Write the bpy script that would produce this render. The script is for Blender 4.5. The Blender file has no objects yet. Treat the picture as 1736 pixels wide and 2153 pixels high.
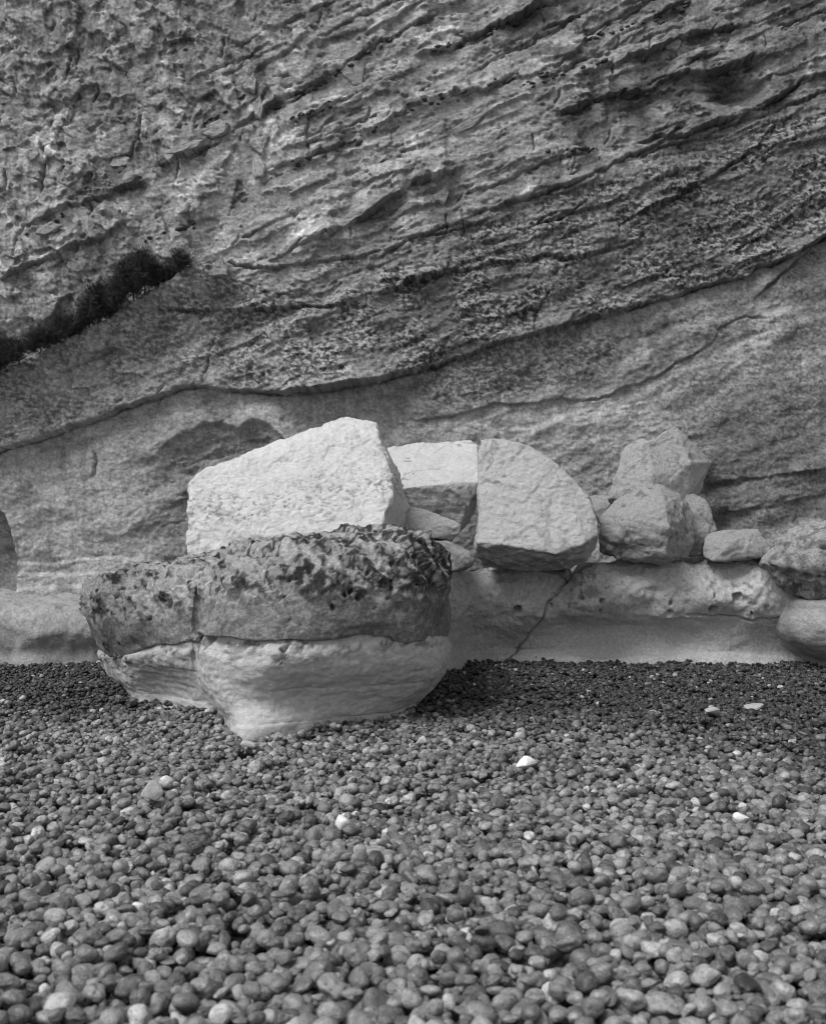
import bpy, bmesh, math, random
import numpy as np
from mathutils import Vector, Euler

# ------------------------------------------------------------------ camera, sky, sun, exposure
scene = bpy.context.scene
COL = scene.collection
F = 2418.0            # focal length in picture units (picture is 1736 units wide)
CX, CY = 868.0, 1076.5
EYE = 1.3

def V(px, py, d):
    """point seen at (px, py) in the picture whose real distance along +Y is d metres"""
    return np.array([(px - CX) / F * d, d, EYE - (py - CY) / F * d])

cam_d = bpy.data.cameras.new('camera')
cam = bpy.data.objects.new('camera', cam_d)
COL.objects.link(cam)
cam.location = (0, 0, EYE)
cam.rotation_euler = (math.radians(90), 0, 0)
cam_d.sensor_fit = 'HORIZONTAL'
cam_d.sensor_width = 36.0
cam_d.lens = 36.0 * F / 1736.0
cam_d.clip_start = 0.05
cam_d.clip_end = 500
cam_d.dof.use_dof = True
cam_d.dof.focus_distance = 9.0
cam_d.dof.aperture_fstop = 5.0
scene.camera = cam

SUN_DIR = Vector((-0.80, -0.62, 1.40)).normalized()      # towards the sun
w = bpy.data.worlds.new('World')
scene.world = w
w.use_nodes = True
nt = w.node_tree
nt.nodes.clear()
sky = nt.nodes.new('ShaderNodeTexSky')
sky.sky_type = 'NISHITA'
sky.sun_disc = False
sky.sun_elevation = math.asin(SUN_DIR.z)
sky.sun_rotation = math.atan2(SUN_DIR.x, SUN_DIR.y)
bw = nt.nodes.new('ShaderNodeRGBToBW')                    # the photograph is black and white
bg = nt.nodes.new('ShaderNodeBackground')
bg.inputs['Strength'].default_value = 0.088
wo = nt.nodes.new('ShaderNodeOutputWorld')
nt.links.new(sky.outputs[0], bw.inputs[0])
nt.links.new(bw.outputs[0], bg.inputs['Color'])
nt.links.new(bg.outputs[0], wo.inputs['Surface'])

sun_d = bpy.data.lights.new('sun', 'SUN')
sun_d.energy = 1.5
sun_d.angle = math.radians(32)
sun = bpy.data.objects.new('sun', sun_d)
COL.objects.link(sun)
sun.rotation_euler = SUN_DIR.to_track_quat('Z', 'Y').to_euler()
sun.location = (-6, -6, 12)

scene.view_settings.view_transform = 'Standard'
scene.view_settings.look = 'None'
scene.view_settings.gamma = 1.0
scene.view_settings.exposure = 0.92
scene.render.engine = 'CYCLES'
scene.cycles.pixel_filter_type = 'BLACKMAN_HARRIS'
scene.cycles.filter_width = 1.0

# ------------------------------------------------------------------ noise in numpy
f32 = np.float32

def _h(*ks):
    h = np.uint32(0)
    for k, m in zip(ks, (374761393, 668265263, 2246822519, 3266489917)):
        h = h + k.astype(np.uint32) * np.uint32(m)
    h = (h ^ (h >> np.uint32(13))) * np.uint32(1274126177)
    h = (h ^ (h >> np.uint32(15))) * np.uint32(2246822519)
    return h ^ (h >> np.uint32(16))

def _r(h):
    return (h & np.uint32(0xffffff)).astype(f32) / f32(0x1000000)

def _s(a, seed):
    return np.full(a.shape, seed, np.int32)

def perlin2(x, y, seed=0):
    x = np.asarray(x, f32); y = np.asarray(y, f32)
    xi = np.floor(x).astype(np.int32); yi = np.floor(y).astype(np.int32)
    xf = x - xi; yf = y - yi
    u = xf * xf * xf * (xf * (xf * 6 - 15) + 10); v = yf * yf * yf * (yf * (yf * 6 - 15) + 10)
    def g(dx, dy):
        a = _r(_h(xi + dx, yi + dy, _s(xi, seed))) * f32(6.2831853)
        return np.cos(a) * (xf - dx) + np.sin(a) * (yf - dy)
    n0 = g(0, 0) * (1 - u) + g(1, 0) * u
    n1 = g(0, 1) * (1 - u) + g(1, 1) * u
    return ((n0 * (1 - v) + n1 * v) * f32(1.5)).astype(f32)

def fbm2(x, y, oct=4, seed=0, gain=0.5):
    s = 0; a = 1.0; t = 0
    for i in range(oct):
        s = s + a * perlin2(x * 2 ** i, y * 2 ** i, seed + i * 17); t += a; a *= gain
    return s / t * 1.3

def worley2(x, y, seed=0, blocky=0.0):
    x = np.asarray(x, f32); y = np.asarray(y, f32)
    xi = np.floor(x).astype(np.int32); yi = np.floor(y).astype(np.int32)
    f1 = np.full(x.shape, 9, f32); f2 = f1.copy(); idd = np.zeros(x.shape, np.uint32)
    ox = np.zeros(x.shape, f32); oy = ox.copy()
    for dx in (-1, 0, 1):
        for dy in (-1, 0, 1):
            h = _h(xi + dx, yi + dy, _s(xi, seed))
            px = xi + dx + _r(h) ; py = yi + dy + _r(h * np.uint32(747796405) + np.uint32(1))
            ddx = (x - px).astype(f32); ddy = (y - py).astype(f32)
            d = np.sqrt(ddx * ddx + ddy * ddy)
            if blocky: d = d * (1 - blocky) + np.maximum(np.abs(ddx), np.abs(ddy)) * blocky
            m = d < f1
            f2 = np.where(m, f1, np.minimum(f2, d))
            ox = np.where(m, ddx, ox); oy = np.where(m, ddy, oy)
            idd = np.where(m, h, idd); f1 = np.where(m, d, f1)
    return f1, f2, idd, ox, oy

def perlin3(p, scale, seed=0):
    p = (np.asarray(p, f32) / f32(scale)) + f32(100.0)
    pi = np.floor(p).astype(np.int32); pf = p - pi
    u = pf * pf * pf * (pf * (pf * 6 - 15) + 10)
    def g(a, b, c):
        h = _h(pi[..., 0] + a, pi[..., 1] + b, pi[..., 2] + c, _s(pi[..., 0], seed))
        z = _r(h) * 2 - 1; t = _r(h * np.uint32(747796405) + np.uint32(7)) * f32(6.2831853)
        r = np.sqrt(np.maximum(0, 1 - z * z))
        return r * np.cos(t) * (pf[..., 0] - a) + r * np.sin(t) * (pf[..., 1] - b) + z * (pf[..., 2] - c)
    def lx(b, c): return g(0, b, c) * (1 - u[..., 0]) + g(1, b, c) * u[..., 0]
    def ly(c): return lx(0, c) * (1 - u[..., 1]) + lx(1, c) * u[..., 1]
    return (ly(0) * (1 - u[..., 2]) + ly(1) * u[..., 2]) * f32(1.5)

def fbm3(p, scale, oct=4, seed=0, gain=0.5):
    s = 0; a = 1.0; t = 0
    for i in range(oct):
        s = s + a * perlin3(p, scale / 2 ** i, seed + 31 * i); t += a; a *= gain
    return s / t * 1.3

def worley3(p, scale, seed=0):
    p = (np.asarray(p, f32) / f32(scale)) + f32(100.0)
    pi = np.floor(p).astype(np.int32)
    f1 = np.full(p.shape[:-1], 9, f32); f2 = f1.copy(); idd = np.zeros(p.shape[:-1], np.uint32)
    for a in (-1, 0, 1):
        for b in (-1, 0, 1):
            for c in (-1, 0, 1):
                h = _h(pi[..., 0] + a, pi[..., 1] + b, pi[..., 2] + c, _s(pi[..., 0], seed))
                q = np.stack([pi[..., 0] + a + _r(h), pi[..., 1] + b + _r(h * np.uint32(747796405) + np.uint32(1)),
                              pi[..., 2] + c + _r(h * np.uint32(2891336453) + np.uint32(3))], -1)
                d = np.sqrt(((p - q) ** 2).sum(-1)).astype(f32)
                m = d < f1
                f2 = np.where(m, f1, np.minimum(f2, d)); idd = np.where(m, h, idd); f1 = np.where(m, d, f1)
    return f1, f2, idd

def sst(a, b, x):
    t = np.clip((x - a) / (b - a), 0, 1)
    return t * t * (3 - 2 * t)

# ------------------------------------------------------------------ materials
def nodes(m):
    m.use_nodes = True
    t = m.node_tree
    b = t.nodes['Principled BSDF']
    return t, b

def rock_material(name, rough=0.93, fine=0.30, bump=0.5, bscale=45.0, spec=0.15, bdist=0.02):
    """stone whose tone comes from the attribute 'tone', with grain and fine relief"""
    m = bpy.data.materials.new(name)
    t, b = nodes(m)
    at = t.nodes.new('ShaderNodeAttribute'); at.attribute_name = 'tone'
    co = t.nodes.new('ShaderNodeTexCoord')
    n1 = t.nodes.new('ShaderNodeTexNoise'); n1.inputs['Scale'].default_value = bscale
    n1.inputs['Detail'].default_value = 7; n1.inputs['Roughness'].default_value = 0.74
    t.links.new(co.outputs['Object'], n1.inputs['Vector'])
    mr = t.nodes.new('ShaderNodeMapRange')
    mr.inputs['From Min'].default_value = 0.36; mr.inputs['From Max'].default_value = 0.64
    mr.inputs['To Min'].default_value = 1 - fine; mr.inputs['To Max'].default_value = 1 + fine
    t.links.new(n1.outputs['Fac'], mr.inputs['Value'])
    mu = t.nodes.new('ShaderNodeMath'); mu.operation = 'MULTIPLY'
    t.links.new(at.outputs['Fac'], mu.inputs[0]); t.links.new(mr.outputs[0], mu.inputs[1])
    cc = t.nodes.new('ShaderNodeCombineColor')
    for i in range(3): t.links.new(mu.outputs[0], cc.inputs[i])
    t.links.new(cc.outputs[0], b.inputs['Base Color'])
    n2 = t.nodes.new('ShaderNodeTexNoise'); n2.inputs['Scale'].default_value = bscale * 1.3
    n2.inputs['Detail'].default_value = 6; n2.inputs['Roughness'].default_value = 0.74
    t.links.new(co.outputs['Object'], n2.inputs['Vector'])
    bp = t.nodes.new('ShaderNodeBump'); bp.inputs['Strength'].default_value = bump
    bp.inputs['Distance'].default_value = bdist
    t.links.new(n2.outputs['Fac'], bp.inputs['Height'])
    t.links.new(bp.outputs[0], b.inputs['Normal'])
    b.inputs['Roughness'].default_value = rough
    b.inputs['Specular IOR Level'].default_value = spec
    return m

M_CLIFF = rock_material('weathered_chalk_cliff', fine=0.32, bump=0.85, bscale=34, bdist=.022)
M_CHALK = rock_material('fresh_white_chalk', fine=0.13, bump=0.9, bscale=44, bdist=.024)
M_BOULD = rock_material('grey_chalk_boulder', fine=0.22, bump=0.9, bscale=44, bdist=.024)
M_PLINTH = rock_material('pitted_chalk', fine=0.42, bump=1.0, bscale=40, bdist=.034)
M_SMOOTH = rock_material('sea_smoothed_chalk', fine=0.16, bump=0.8, bscale=32)

def flat_material(name, val, rough=0.8, var=0.4, scale=20.0):
    m = bpy.data.materials.new(name)
    t, b = nodes(m)
    co = t.nodes.new('ShaderNodeTexCoord')
    n1 = t.nodes.new('ShaderNodeTexNoise'); n1.inputs['Scale'].default_value = scale; n1.inputs['Detail'].default_value = 4
    t.links.new(co.outputs['Object'], n1.inputs['Vector'])
    mr = t.nodes.new('ShaderNodeMapRange')
    mr.inputs['From Min'].default_value = 0.3; mr.inputs['From Max'].default_value = 0.7
    mr.inputs['To Min'].default_value = val * (1 - var); mr.inputs['To Max'].default_value = val * (1 + var)
    t.links.new(n1.outputs['Fac'], mr.inputs['Value'])
    cc = t.nodes.new('ShaderNodeCombineColor')
    for i in range(3): t.links.new(mr.outputs[0], cc.inputs[i])
    t.links.new(cc.outputs[0], b.inputs['Base Color'])
    b.inputs['Roughness'].default_value = rough
    return m

M_FLINT = flat_material('black_flint', 0.035, 0.55, 0.5, 6)
M_SLAB = rock_material('flaked_chalk', fine=.42, bump=.9, bscale=3.2, bdist=.03)
M_FRAG = rock_material('white_chalk_chip', fine=.16, bump=.6, bscale=3.0, bdist=.008)
M_SHRUB = flat_material('dark_shrub_foliage', 0.026, 0.7, 0.7, 14)
M_TWIG = flat_material('dark_shrub_wood', 0.05, 0.9, 0.4, 20)
M_GRAVEL = flat_material('dark_shingle_bed', 0.05, 0.9, 0.7, 30)

def pebble_material():
    m = bpy.data.materials.new('flint_pebble')
    t, b = nodes(m)
    L = t.links.new
    at = t.nodes.new('ShaderNodeAttribute'); at.attribute_name = 'tone'; at.attribute_type = 'INSTANCER'
    co = t.nodes.new('ShaderNodeTexCoord')
    # each pebble reads another part of the noise: offset by its tone
    sc = t.nodes.new('ShaderNodeMath'); sc.operation = 'MULTIPLY'; sc.inputs[1].default_value = 917.0
    L(at.outputs['Fac'], sc.inputs[0])
    ad = t.nodes.new('ShaderNodeVectorMath'); ad.operation = 'ADD'
    L(co.outputs['Object'], ad.inputs[0]); L(sc.outputs[0], ad.inputs[1])
    big = t.nodes.new('ShaderNodeTexNoise'); big.inputs['Scale'].default_value = 0.9; big.inputs['Detail'].default_value = 5
    big.inputs['Roughness'].default_value = 0.6
    L(ad.outputs[0], big.inputs['Vector'])
    mr = t.nodes.new('ShaderNodeMapRange'); mr.inputs['From Min'].default_value = 0.3; mr.inputs['From Max'].default_value = 0.7
    mr.inputs['To Min'].default_value = 0.52; mr.inputs['To Max'].default_value = 1.45
    L(big.outputs['Fac'], mr.inputs['Value'])
    m1 = t.nodes.new('ShaderNodeMath'); m1.operation = 'MULTIPLY'
    L(at.outputs['Fac'], m1.inputs[0]); L(mr.outputs[0], m1.inputs[1])
    # pale cortex patches
    pat = t.nodes.new('ShaderNodeTexNoise'); pat.inputs['Scale'].default_value = 1.5; pat.inputs['Detail'].default_value = 6
    pat.inputs['Roughness'].default_value = 0.65
    L(ad.outputs[0], pat.inputs['Vector'])
    pr = t.nodes.new('ShaderNodeMapRange'); pr.inputs['From Min'].default_value = 0.57; pr.inputs['From Max'].default_value = 0.72
    pr.inputs['To Min'].default_value = 0.0; pr.inputs['To Max'].default_value = 0.22
    L(pat.outputs['Fac'], pr.inputs['Value'])
    m2 = t.nodes.new('ShaderNodeMath'); m2.operation = 'ADD'
    L(m1.outputs[0], m2.inputs[0]); L(pr.outputs[0], m2.inputs[1])
    # dark specks
    vor = t.nodes.new('ShaderNodeTexNoise'); vor.inputs['Scale'].default_value = 4.2; vor.inputs['Detail'].default_value = 3
    L(ad.outputs[0], vor.inputs['Vector'])
    vr = t.nodes.new('ShaderNodeMapRange'); vr.inputs['From Min'].default_value = 0.30; vr.inputs['From Max'].default_value = 0.42
    vr.inputs['To Min'].default_value = 0.45; vr.inputs['To Max'].default_value = 1.0
    L(vor.outputs['Fac'], vr.inputs['Value'])
    m3 = t.nodes.new('ShaderNodeMath'); m3.operation = 'MULTIPLY'
    L(m2.outputs[0], m3.inputs[0]); L(vr.outputs[0], m3.inputs[1])
    cc = t.nodes.new('ShaderNodeCombineColor')
    for i in range(3): L(m3.outputs[0], cc.inputs[i])
    L(cc.outputs[0], b.inputs['Base Color'])
    bp = t.nodes.new('ShaderNodeBump'); bp.inputs['Strength'].default_value = 0.22; bp.inputs['Distance'].default_value = 0.08
    L(vor.outputs['Fac'], bp.inputs['Height']); L(bp.outputs[0], b.inputs['Normal'])
    b.inputs['Roughness'].default_value = 0.47
    b.inputs['Specular IOR Level'].default_value = 0.45
    return m
M_PEBBLE = pebble_material()

# ------------------------------------------------------------------ object helpers
def tag(o, label=None, cat=None, group=None, kind=None):
    if label: o['label'] = label
    if cat: o['category'] = cat
    if group: o['group'] = group
    if kind: o['kind'] = kind
    return o

def link(name, me, mat=None, parent=None):
    o = bpy.data.objects.new(name, me)
    COL.objects.link(o)
    if mat is not None:
        me.materials.clear(); me.materials.append(mat)
    if parent is not None: o.parent = parent
    return o

def empty(name, loc=(0, 0, 0)):
    o = bpy.data.objects.new(name, None); COL.objects.link(o); o.location = loc
    return o

def set_tone(me, tone):
    a = me.attributes.new('tone', 'FLOAT', 'POINT')
    a.data.foreach_set('value', np.ascontiguousarray(tone, f32).ravel())

def grid_mesh(name, P, tone, flip=False):
    nv, nu = P.shape[:2]
    idx = np.arange(nv * nu, dtype=np.int32).reshape(nv, nu)
    a, b, c, d = idx[:-1, :-1], idx[:-1, 1:], idx[1:, 1:], idx[1:, :-1]
    q = np.stack([a, d, c, b] if not flip else [a, b, c, d], -1).reshape(-1, 4)
    me = bpy.data.meshes.new(name)
    me.vertices.add(nv * nu)
    me.vertices.foreach_set('co', np.ascontiguousarray(P, f32).ravel())
    me.loops.add(q.size); me.loops.foreach_set('vertex_index', q.ravel())
    me.polygons.add(len(q)); me.polygons.foreach_set('loop_start', np.arange(0, q.size, 4, dtype=np.int32))
    me.update(calc_edges=True)
    me.polygons.foreach_set('use_smooth', np.ones(len(q), bool))
    set_tone(me, np.clip(tone, 0.015, 0.9))
    return me

def grid_normals(P, outward):
    du = np.gradient(P, axis=1); dv = np.gradient(P, axis=0)
    n = np.cross(du, dv); n /= np.linalg.norm(n, axis=-1, keepdims=True) + 1e-9
    if (n * outward).sum(-1).mean() < 0: n = -n
    return n

def cr(ctrl, n):
    """Catmull-Rom along axis 0, resampled to n rows of equal mean arc length"""
    m = len(ctrl)
    t = np.linspace(0, m - 1, (m - 1) * 40 + 1)
    i = np.minimum(t.astype(int), m - 2); f = (t - i).reshape((-1,) + (1,) * (ctrl.ndim - 1))
    g = lambda k: ctrl[np.clip(i + k, 0, m - 1)]
    p0, p1, p2, p3 = g(-1), g(0), g(1), g(2)
    c = 0.5 * (2 * p1 + (p2 - p0) * f + (2 * p0 - 5 * p1 + 4 * p2 - p3) * f ** 2 + (3 * p1 - p0 - 3 * p2 + p3) * f ** 3)
    seg = np.linalg.norm(np.diff(c, axis=0), axis=-1)
    if seg.ndim > 1: seg = seg.mean(tuple(range(1, seg.ndim)))
    s = np.concatenate([[0], np.cumsum(seg)]); s /= s[-1]
    q = np.interp(np.linspace(0, 1, n), s, np.arange(len(s)))
    k = np.minimum(q.astype(int), len(s) - 2); ff = (q - k).reshape((-1,) + (1,) * (ctrl.ndim - 1))
    return c[k] * (1 - ff) + c[k + 1] * ff

def joint_dist(ctrl, k, nv):
    """metres along the rows from control row k"""
    m = len(ctrl)
    a = cr(ctrl, (m - 1) * 40 + 1)
    seg = np.linalg.norm(np.diff(a, axis=0), axis=-1).mean(1).sum()
    # arc position of control row k by nearest mean distance
    e = np.linalg.norm(a - ctrl[k][None], axis=-1).mean(1)
    return np.abs(np.linspace(0, 1, nv) - np.argmin(e) / (len(a) - 1))[:, None] * seg

def cr2(ctrl, nv, nu):
    a = cr(ctrl, nv)
    return cr(a.transpose(1, 0, 2), nu).transpose(1, 0, 2)

def hull_rock(name, hulls, mat, field, voxel=0.012, smooth=4, parent=None):
    """rock from convex hulls of measured corner points, remeshed finely and roughened by field(p, n) -> (disp, tone)"""
    bm = bmesh.new()
    for pts in hulls:
        vs = [bm.verts.new(V(*p)) for p in pts]
        r = bmesh.ops.convex_hull(bm, input=vs)
        bmesh.ops.delete(bm, geom=[g for g in r['geom_interior'] if isinstance(g, bmesh.types.BMVert)], context='VERTS')
    tmp_me = bpy.data.meshes.new('tmp'); bm.to_mesh(tmp_me); bm.free()
    tmp = bpy.data.objects.new('tmp', tmp_me); COL.objects.link(tmp)
    rm = tmp.modifiers.new('r', 'REMESH'); rm.mode = 'VOXEL'; rm.voxel_size = voxel
    sm = tmp.modifiers.new('s', 'SMOOTH'); sm.iterations = smooth; sm.factor = 0.5
    dg = bpy.context.evaluated_depsgraph_get(); dg.update()
    me = bpy.data.meshes.new_from_object(tmp.evaluated_get(dg))
    bpy.data.objects.remove(tmp); bpy.data.meshes.remove(tmp_me)
    n = len(me.vertices)
    co = np.empty(n * 3, f32); me.vertices.foreach_get('co', co); co = co.reshape(-1, 3)
    no = np.empty(n * 3, f32); me.vertices.foreach_get('normal', no); no = no.reshape(-1, 3)
    disp, tone = field(co, no)
    co = co + no * disp[:, None]
    base = np.array([co[:, 0].mean(), co[:, 1].mean(), co[:, 2].min()], f32)
    me.vertices.foreach_set('co', np.ascontiguousarray(co - base, f32).ravel())
    me.polygons.foreach_set('use_smooth', np.ones(len(me.polygons), bool))
    set_tone(me, np.clip(tone, 0.015, 0.9))
    me.name = name; me.update()
    o = link(name, me, mat, parent)
    o.location = base
    return o

# ------------------------------------------------------------------ the cliff
def polyline(u, pts, wob=5.0, seed=0):
    xs = [p[0] for p in pts]; ys = [p[1] for p in pts]
    return (np.interp(u, xs, ys) + wob * perlin2(u / 55, u * 0 + seed + .5, seed) + wob * .5 * perlin2(u / 17, u * 0 + seed + .5, seed + 3)).astype(f32)

def win(u, a, b, f=30.0):
    return (sst(a - f, a + f, u) * (1 - sst(b - f, b + f, u))).astype(f32)

def cliff_y0(v):
    return 11.4 + (1250 - v) / 1250 * 0.5

def build_cliff():
    uf = np.arange(-150, 1892, 2.2); vf = np.arange(-30, 1296, 2.2)
    grow = lambda a, n, s: a + s * np.cumsum(1.28 ** np.arange(n) * 4)
    us = np.concatenate([grow(-150, 16, -1)[::-1], uf, grow(uf[-1], 16, 1)])
    vs = np.concatenate([grow(-30, 16, -1)[::-1], vf, grow(vf[-1], 7, 1)])
    u, v = np.meshgrid(us.astype(f32), vs.astype(f32))
    th = math.radians(20)
    # warp so that the beds are uneven
    wx = 20 * fbm2(u / 210, v / 210, 2, 5); wy = 20 * fbm2(u / 210, v / 210, 2, 9)
    s = (u + wx) * math.cos(th) - (v + wy) * math.sin(th)      # along the beds
    t = (u + wx) * math.sin(th) + (v + wy) * math.cos(th)      # across the beds

    L1 = [(-400, 1130), (0, 955), (100, 920), (210, 880), (300, 845), (390, 820), (480, 822), (600, 825), (700, 816), (860, 788), (1000, 740),
          (1108, 706), (1218, 680), (1333, 650), (1468, 605), (1575, 582), (1590, 560), (1638, 550), (1678, 530), (1736, 495), (2200, 360)]
    L2 = [(-400, 960), (0, 795), (90, 745), (190, 692), (250, 662), (330, 610), (400, 566), (480, 552), (560, 563), (650, 546), (800, 530), (2200, 60)]
    l1 = polyline(us.astype(f32), L1, 3, 1)[None]; l2 = polyline(us.astype(f32), L2, 5, 2)[None]
    up = sst(25, -25, v - l2)                    # 1 above the bush ledge: fractured upper wall
    mid = (1 - up) * sst(20, -20, v - l1)        # the knobbly middle band
    low = 1 - sst(20, -20, v - l1)               # smoother lower wall
    left = 1 - sst(450, 900, u + 0.5 * v)

    h = 0.16 * fbm2(u / 420, v / 420, 3, 21) + 0.05 * fbm2(s / 150, t / 60, 3, 22)
    # fractured blocks, two sizes
    def blocks(sa, ta, amp, tilt, gro, seed):
        f1, f2, i, ox, oy = worley2(s / sa, t / ta, seed, .7)
        r1 = _r(i); r2 = _r(i * np.uint32(77) + np.uint32(5)); r3 = _r(i * np.uint32(191) + np.uint32(9))
        return amp * (r1 - .5) + tilt * ((r2 - .5) * ox + (r3 - .5) * oy) - gro * sst(0.10, 0.0, f2 - f1), r1
    b1, c1 = blocks(140, 44, 0.085, 0.15, 0.012, 31)
    b2, c2 = blocks(54, 19, 0.050, 0.09, 0.006, 32)
    b3, c3 = blocks(19, 9, 0.022, 0.045, 0.002, 33)
    # steeper, upright flakes on the upper left
    def flakes(sa, ta, amp, tilt, gro, seed):
        f1, f2, i, ox, oy = worley2((u * .93 - v * .36 + .4 * wx) / sa, (u * .36 + v * .93 + .4 * wy) / ta, seed, .55)
        r1 = _r(i); r2 = _r(i * np.uint32(77) + np.uint32(5)); r3 = _r(i * np.uint32(191) + np.uint32(9))
        return amp * (r1 - .5) + tilt * ((r2 - .5) * ox + (r3 - .35) * oy) - gro * sst(0.08, 0.0, f2 - f1), r1
    e1, g1 = flakes(66, 74, 0.10, 0.19, 0.006, 35)
    e2, g2 = flakes(24, 29, 0.048, 0.10, 0.003, 36)
    e3, g3 = flakes(10, 12, 0.016, 0.04, 0.0, 37)
    lf = sst(900, 560, u + .55 * v)
    b1 = b1 * (1 - lf) + e1 * lf; c1 = np.where(lf > .5, g1, c1)
    b2 = b2 * (1 - lf) + e2 * lf; c2 = np.where(lf > .5, g2, c2)
    b3 = b3 * (1 - lf) + e3 * lf
    bm_ = 0.35 + 0.65 * sst(-.25, .25, fbm2(u / 130, v / 130, 2, 34))
    sr = sst(1050, 700, u + 0.3 * v)            # fracturing fades to the right into long beds
    upk = up * (.62 + .02 * lf)
    h += (upk * (0.4 + .6 * sr) + 0.42 * mid + 0.05 * low) * b1 + (upk * (.45 + .55 * sr) * bm_ + 0.35 * mid + 0.05 * low) * b2 + (upk * bm_ + .5 * mid + .10 * low) * b3
    # thin projecting beds
    def beds(T, amp, seed, warp):
        tt = (t + warp * fbm2(s / 170, t / 60, 3, seed)) / T
        k = np.floor(tt); fr = tt - k
        rr = _r(_h(k.astype(np.int64), _s(k, seed)))
        prof = sst(0.0, .8, fr) * (1 - sst(.955, .99, fr))   # swells downwards, then breaks back under itself
        return amp * (rr * .8 + .2) * prof * sst(-.35, .3, fbm2(s / 240, t / 45, 2, seed + 4))
    h += (1 - .95 * lf) * ((0.75 * up + 0.55 * mid + 0.03 * low) * beds(66, 0.055, 41, 12) + (0.8 * up + .5 * mid + .03 * low) * beds(31, 0.020, 43, 7) + .5 * up * beds(13, .008, 45, 5))
    # break the upper wall into flat-faced, sharp-edged scales
    for q, k in ((.060, .55), (.026, .45)):
        hq = (h + .012 * fbm2(u / 16, v / 12, 2, 47)) / q; fq = hq - np.floor(hq)
        h = h + (up * k + .3 * k * mid) * (q * (np.floor(hq) + sst(.40, .60, fq)) - h)
    h = h * (1 - .28 * up)
    # medium and fine relief
    h += (0.012 * up + .020 * mid + .010 * low) * fbm2(u / 42, v / 30, 4, 51)
    h += (0.005 + .012 * mid + .004 * up + .006 * low) * fbm2(u / 11, v / 9, 3, 52) + (.006 * (1 - .6 * low)) * (.4 - np.abs(fbm2(u / 7, v / 5, 2, 53)))
    # knobbly lichen-covered chalk
    kn_mask = np.clip(mid * (sst(-.35, .15, fbm2(u / 120, v / 70, 3, 61)) * .75 + .25) * (.75 + .25 * sst(300, 700, u)) + 0.7 * low * win(u, 880, 1300, 60) * win(v, 690, 860, 40) * sst(0, 60, l1 + 160 - v), 0, 1)
    k1, k2, kid, _, _ = worley2(u / 10 + .35 * fbm2(u / 14, v / 14, 2, 64), v / 8, 62)
    k1b = worley2(u / 6 + .3 * fbm2(u / 9, v / 9, 2, 65), v / 5.2, 66)[0]
    h += kn_mask * (0.016 * (0.55 - k1) + .012 * (.55 - k1b))

    # measured joints, ledges and overhangs: (points, amount proud above the joint, reach up, reach down, crack depth, crack half width, u window)
    u1 = us.astype(f32); rag = (3.0 * fbm2(u / 26, v / 20, 3, 71) + 1.4 * perlin2(u / 7, v / 7, 72) + 6 * (c3 - .5) * up).astype(f32); ampk = 0.85
    def joint(pts, amp, reach, fall, crack, cw, a, b, wob=3, seed=0, shelf=0.0, fade=30):
        nonlocal h
        dv = v - polyline(u1, pts, wob * 1.4, seed)[None] + rag
        W = win(u1, a, b, fade)[None]
        if callable(amp): amp = amp(u1)[None]
        amp = amp * (1.0 if seed == 1 else ampk * (.30 + .95 * sst(-.35, .45, fbm2(u1 / 70, u1 * 0 + .6, 3, seed + 40)))[None])
        above = sst(2.5, -2.5, dv)
        h += W * amp * (above * np.exp(np.minimum(dv, 0) / reach) - (1 - above) * 0.45 * np.exp(-np.maximum(dv, 0) / fall))
        if shelf:
            h += W * shelf * ((1 - sst(3, -6, dv)) * np.exp(-np.maximum(dv, 0) / 120) - sst(3, -6, dv) * .5 * np.exp(np.minimum(dv, 0) / 90))
        br = (.35 + .65 * sst(-.3, .2, perlin2(u1 / 60, u1 * 0 + .3, seed + 70)))[None]
        h -= W * crack * br * np.exp(-(dv / cw) ** 2)
    joint(L1, lambda x: 0.07 + 0.26 * win(x, 600, 830, 90) + .03 * win(x, 0, 400), 90, 120, 0.10, 2.6, -400, 2300, 3, 1)
    joint(L2, 0.0, 50, 50, 0.05, 2.5, -400, 470, 5, 2, shelf=0.26)
    joint([(440, 556), (480, 550), (520, 560), (560, 566), (650, 548), (760, 540), (800, 528)], .05, 50, 60, .09, 2.4, 440, 800, 2, 3)
    joint([(800, 470), (900, 460), (1028, 445), (1138, 412), (1163, 395), (1218, 382), (1293, 345), (1368, 310), (1413, 285), (1488, 265), (1598, 230), (1648, 200), (1690, 168), (2200, 0)],
          0.09, 60, 60, .10, 2.6, 1000, 2200, 3, 4)
    joint([(600, 525), (630, 515), (700, 490), (750, 465), (868, 385), (943, 368), (1000, 350)], .16, 45, 70, .03, 3, 630, 960, 4, 5)
    joint([(868, 503), (983, 475), (1050, 455)], .06, 40, 40, .06, 2.2, 800, 1020, 3, 6)
    joint([(780, 622), (810, 615), (868, 596), (943, 570), (1108, 550), (1213, 540), (1308, 520), (1368, 480), (1420, 460)], lambda x: .07 + .10 * win(x, 790, 970), 40, 50, .05, 3, 800, 1340, 5, 7)
    joint([(320, 655), (480, 653), (520, 657), (640, 645), (760, 640)], .07, 40, 50, .07, 2.3, 330, 740, 3, 8)
    joint([(130, 787), (185, 766), (240, 742), (290, 730)], .08, 30, 40, .04, 3, 140, 260, 3, 9)
    joint([(868, 883), (928, 876), (998, 861), (1043, 851), (1118, 848), (1178, 836), (1218, 841), (1283, 833), (1303, 816), (1383, 793), (1418, 766), (1458, 751), (1503, 716), (1513, 691), (1553, 668), (1618, 666)],
          .035, 50, 60, .05, 2.2, 880, 1610, 3, 10)
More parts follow.
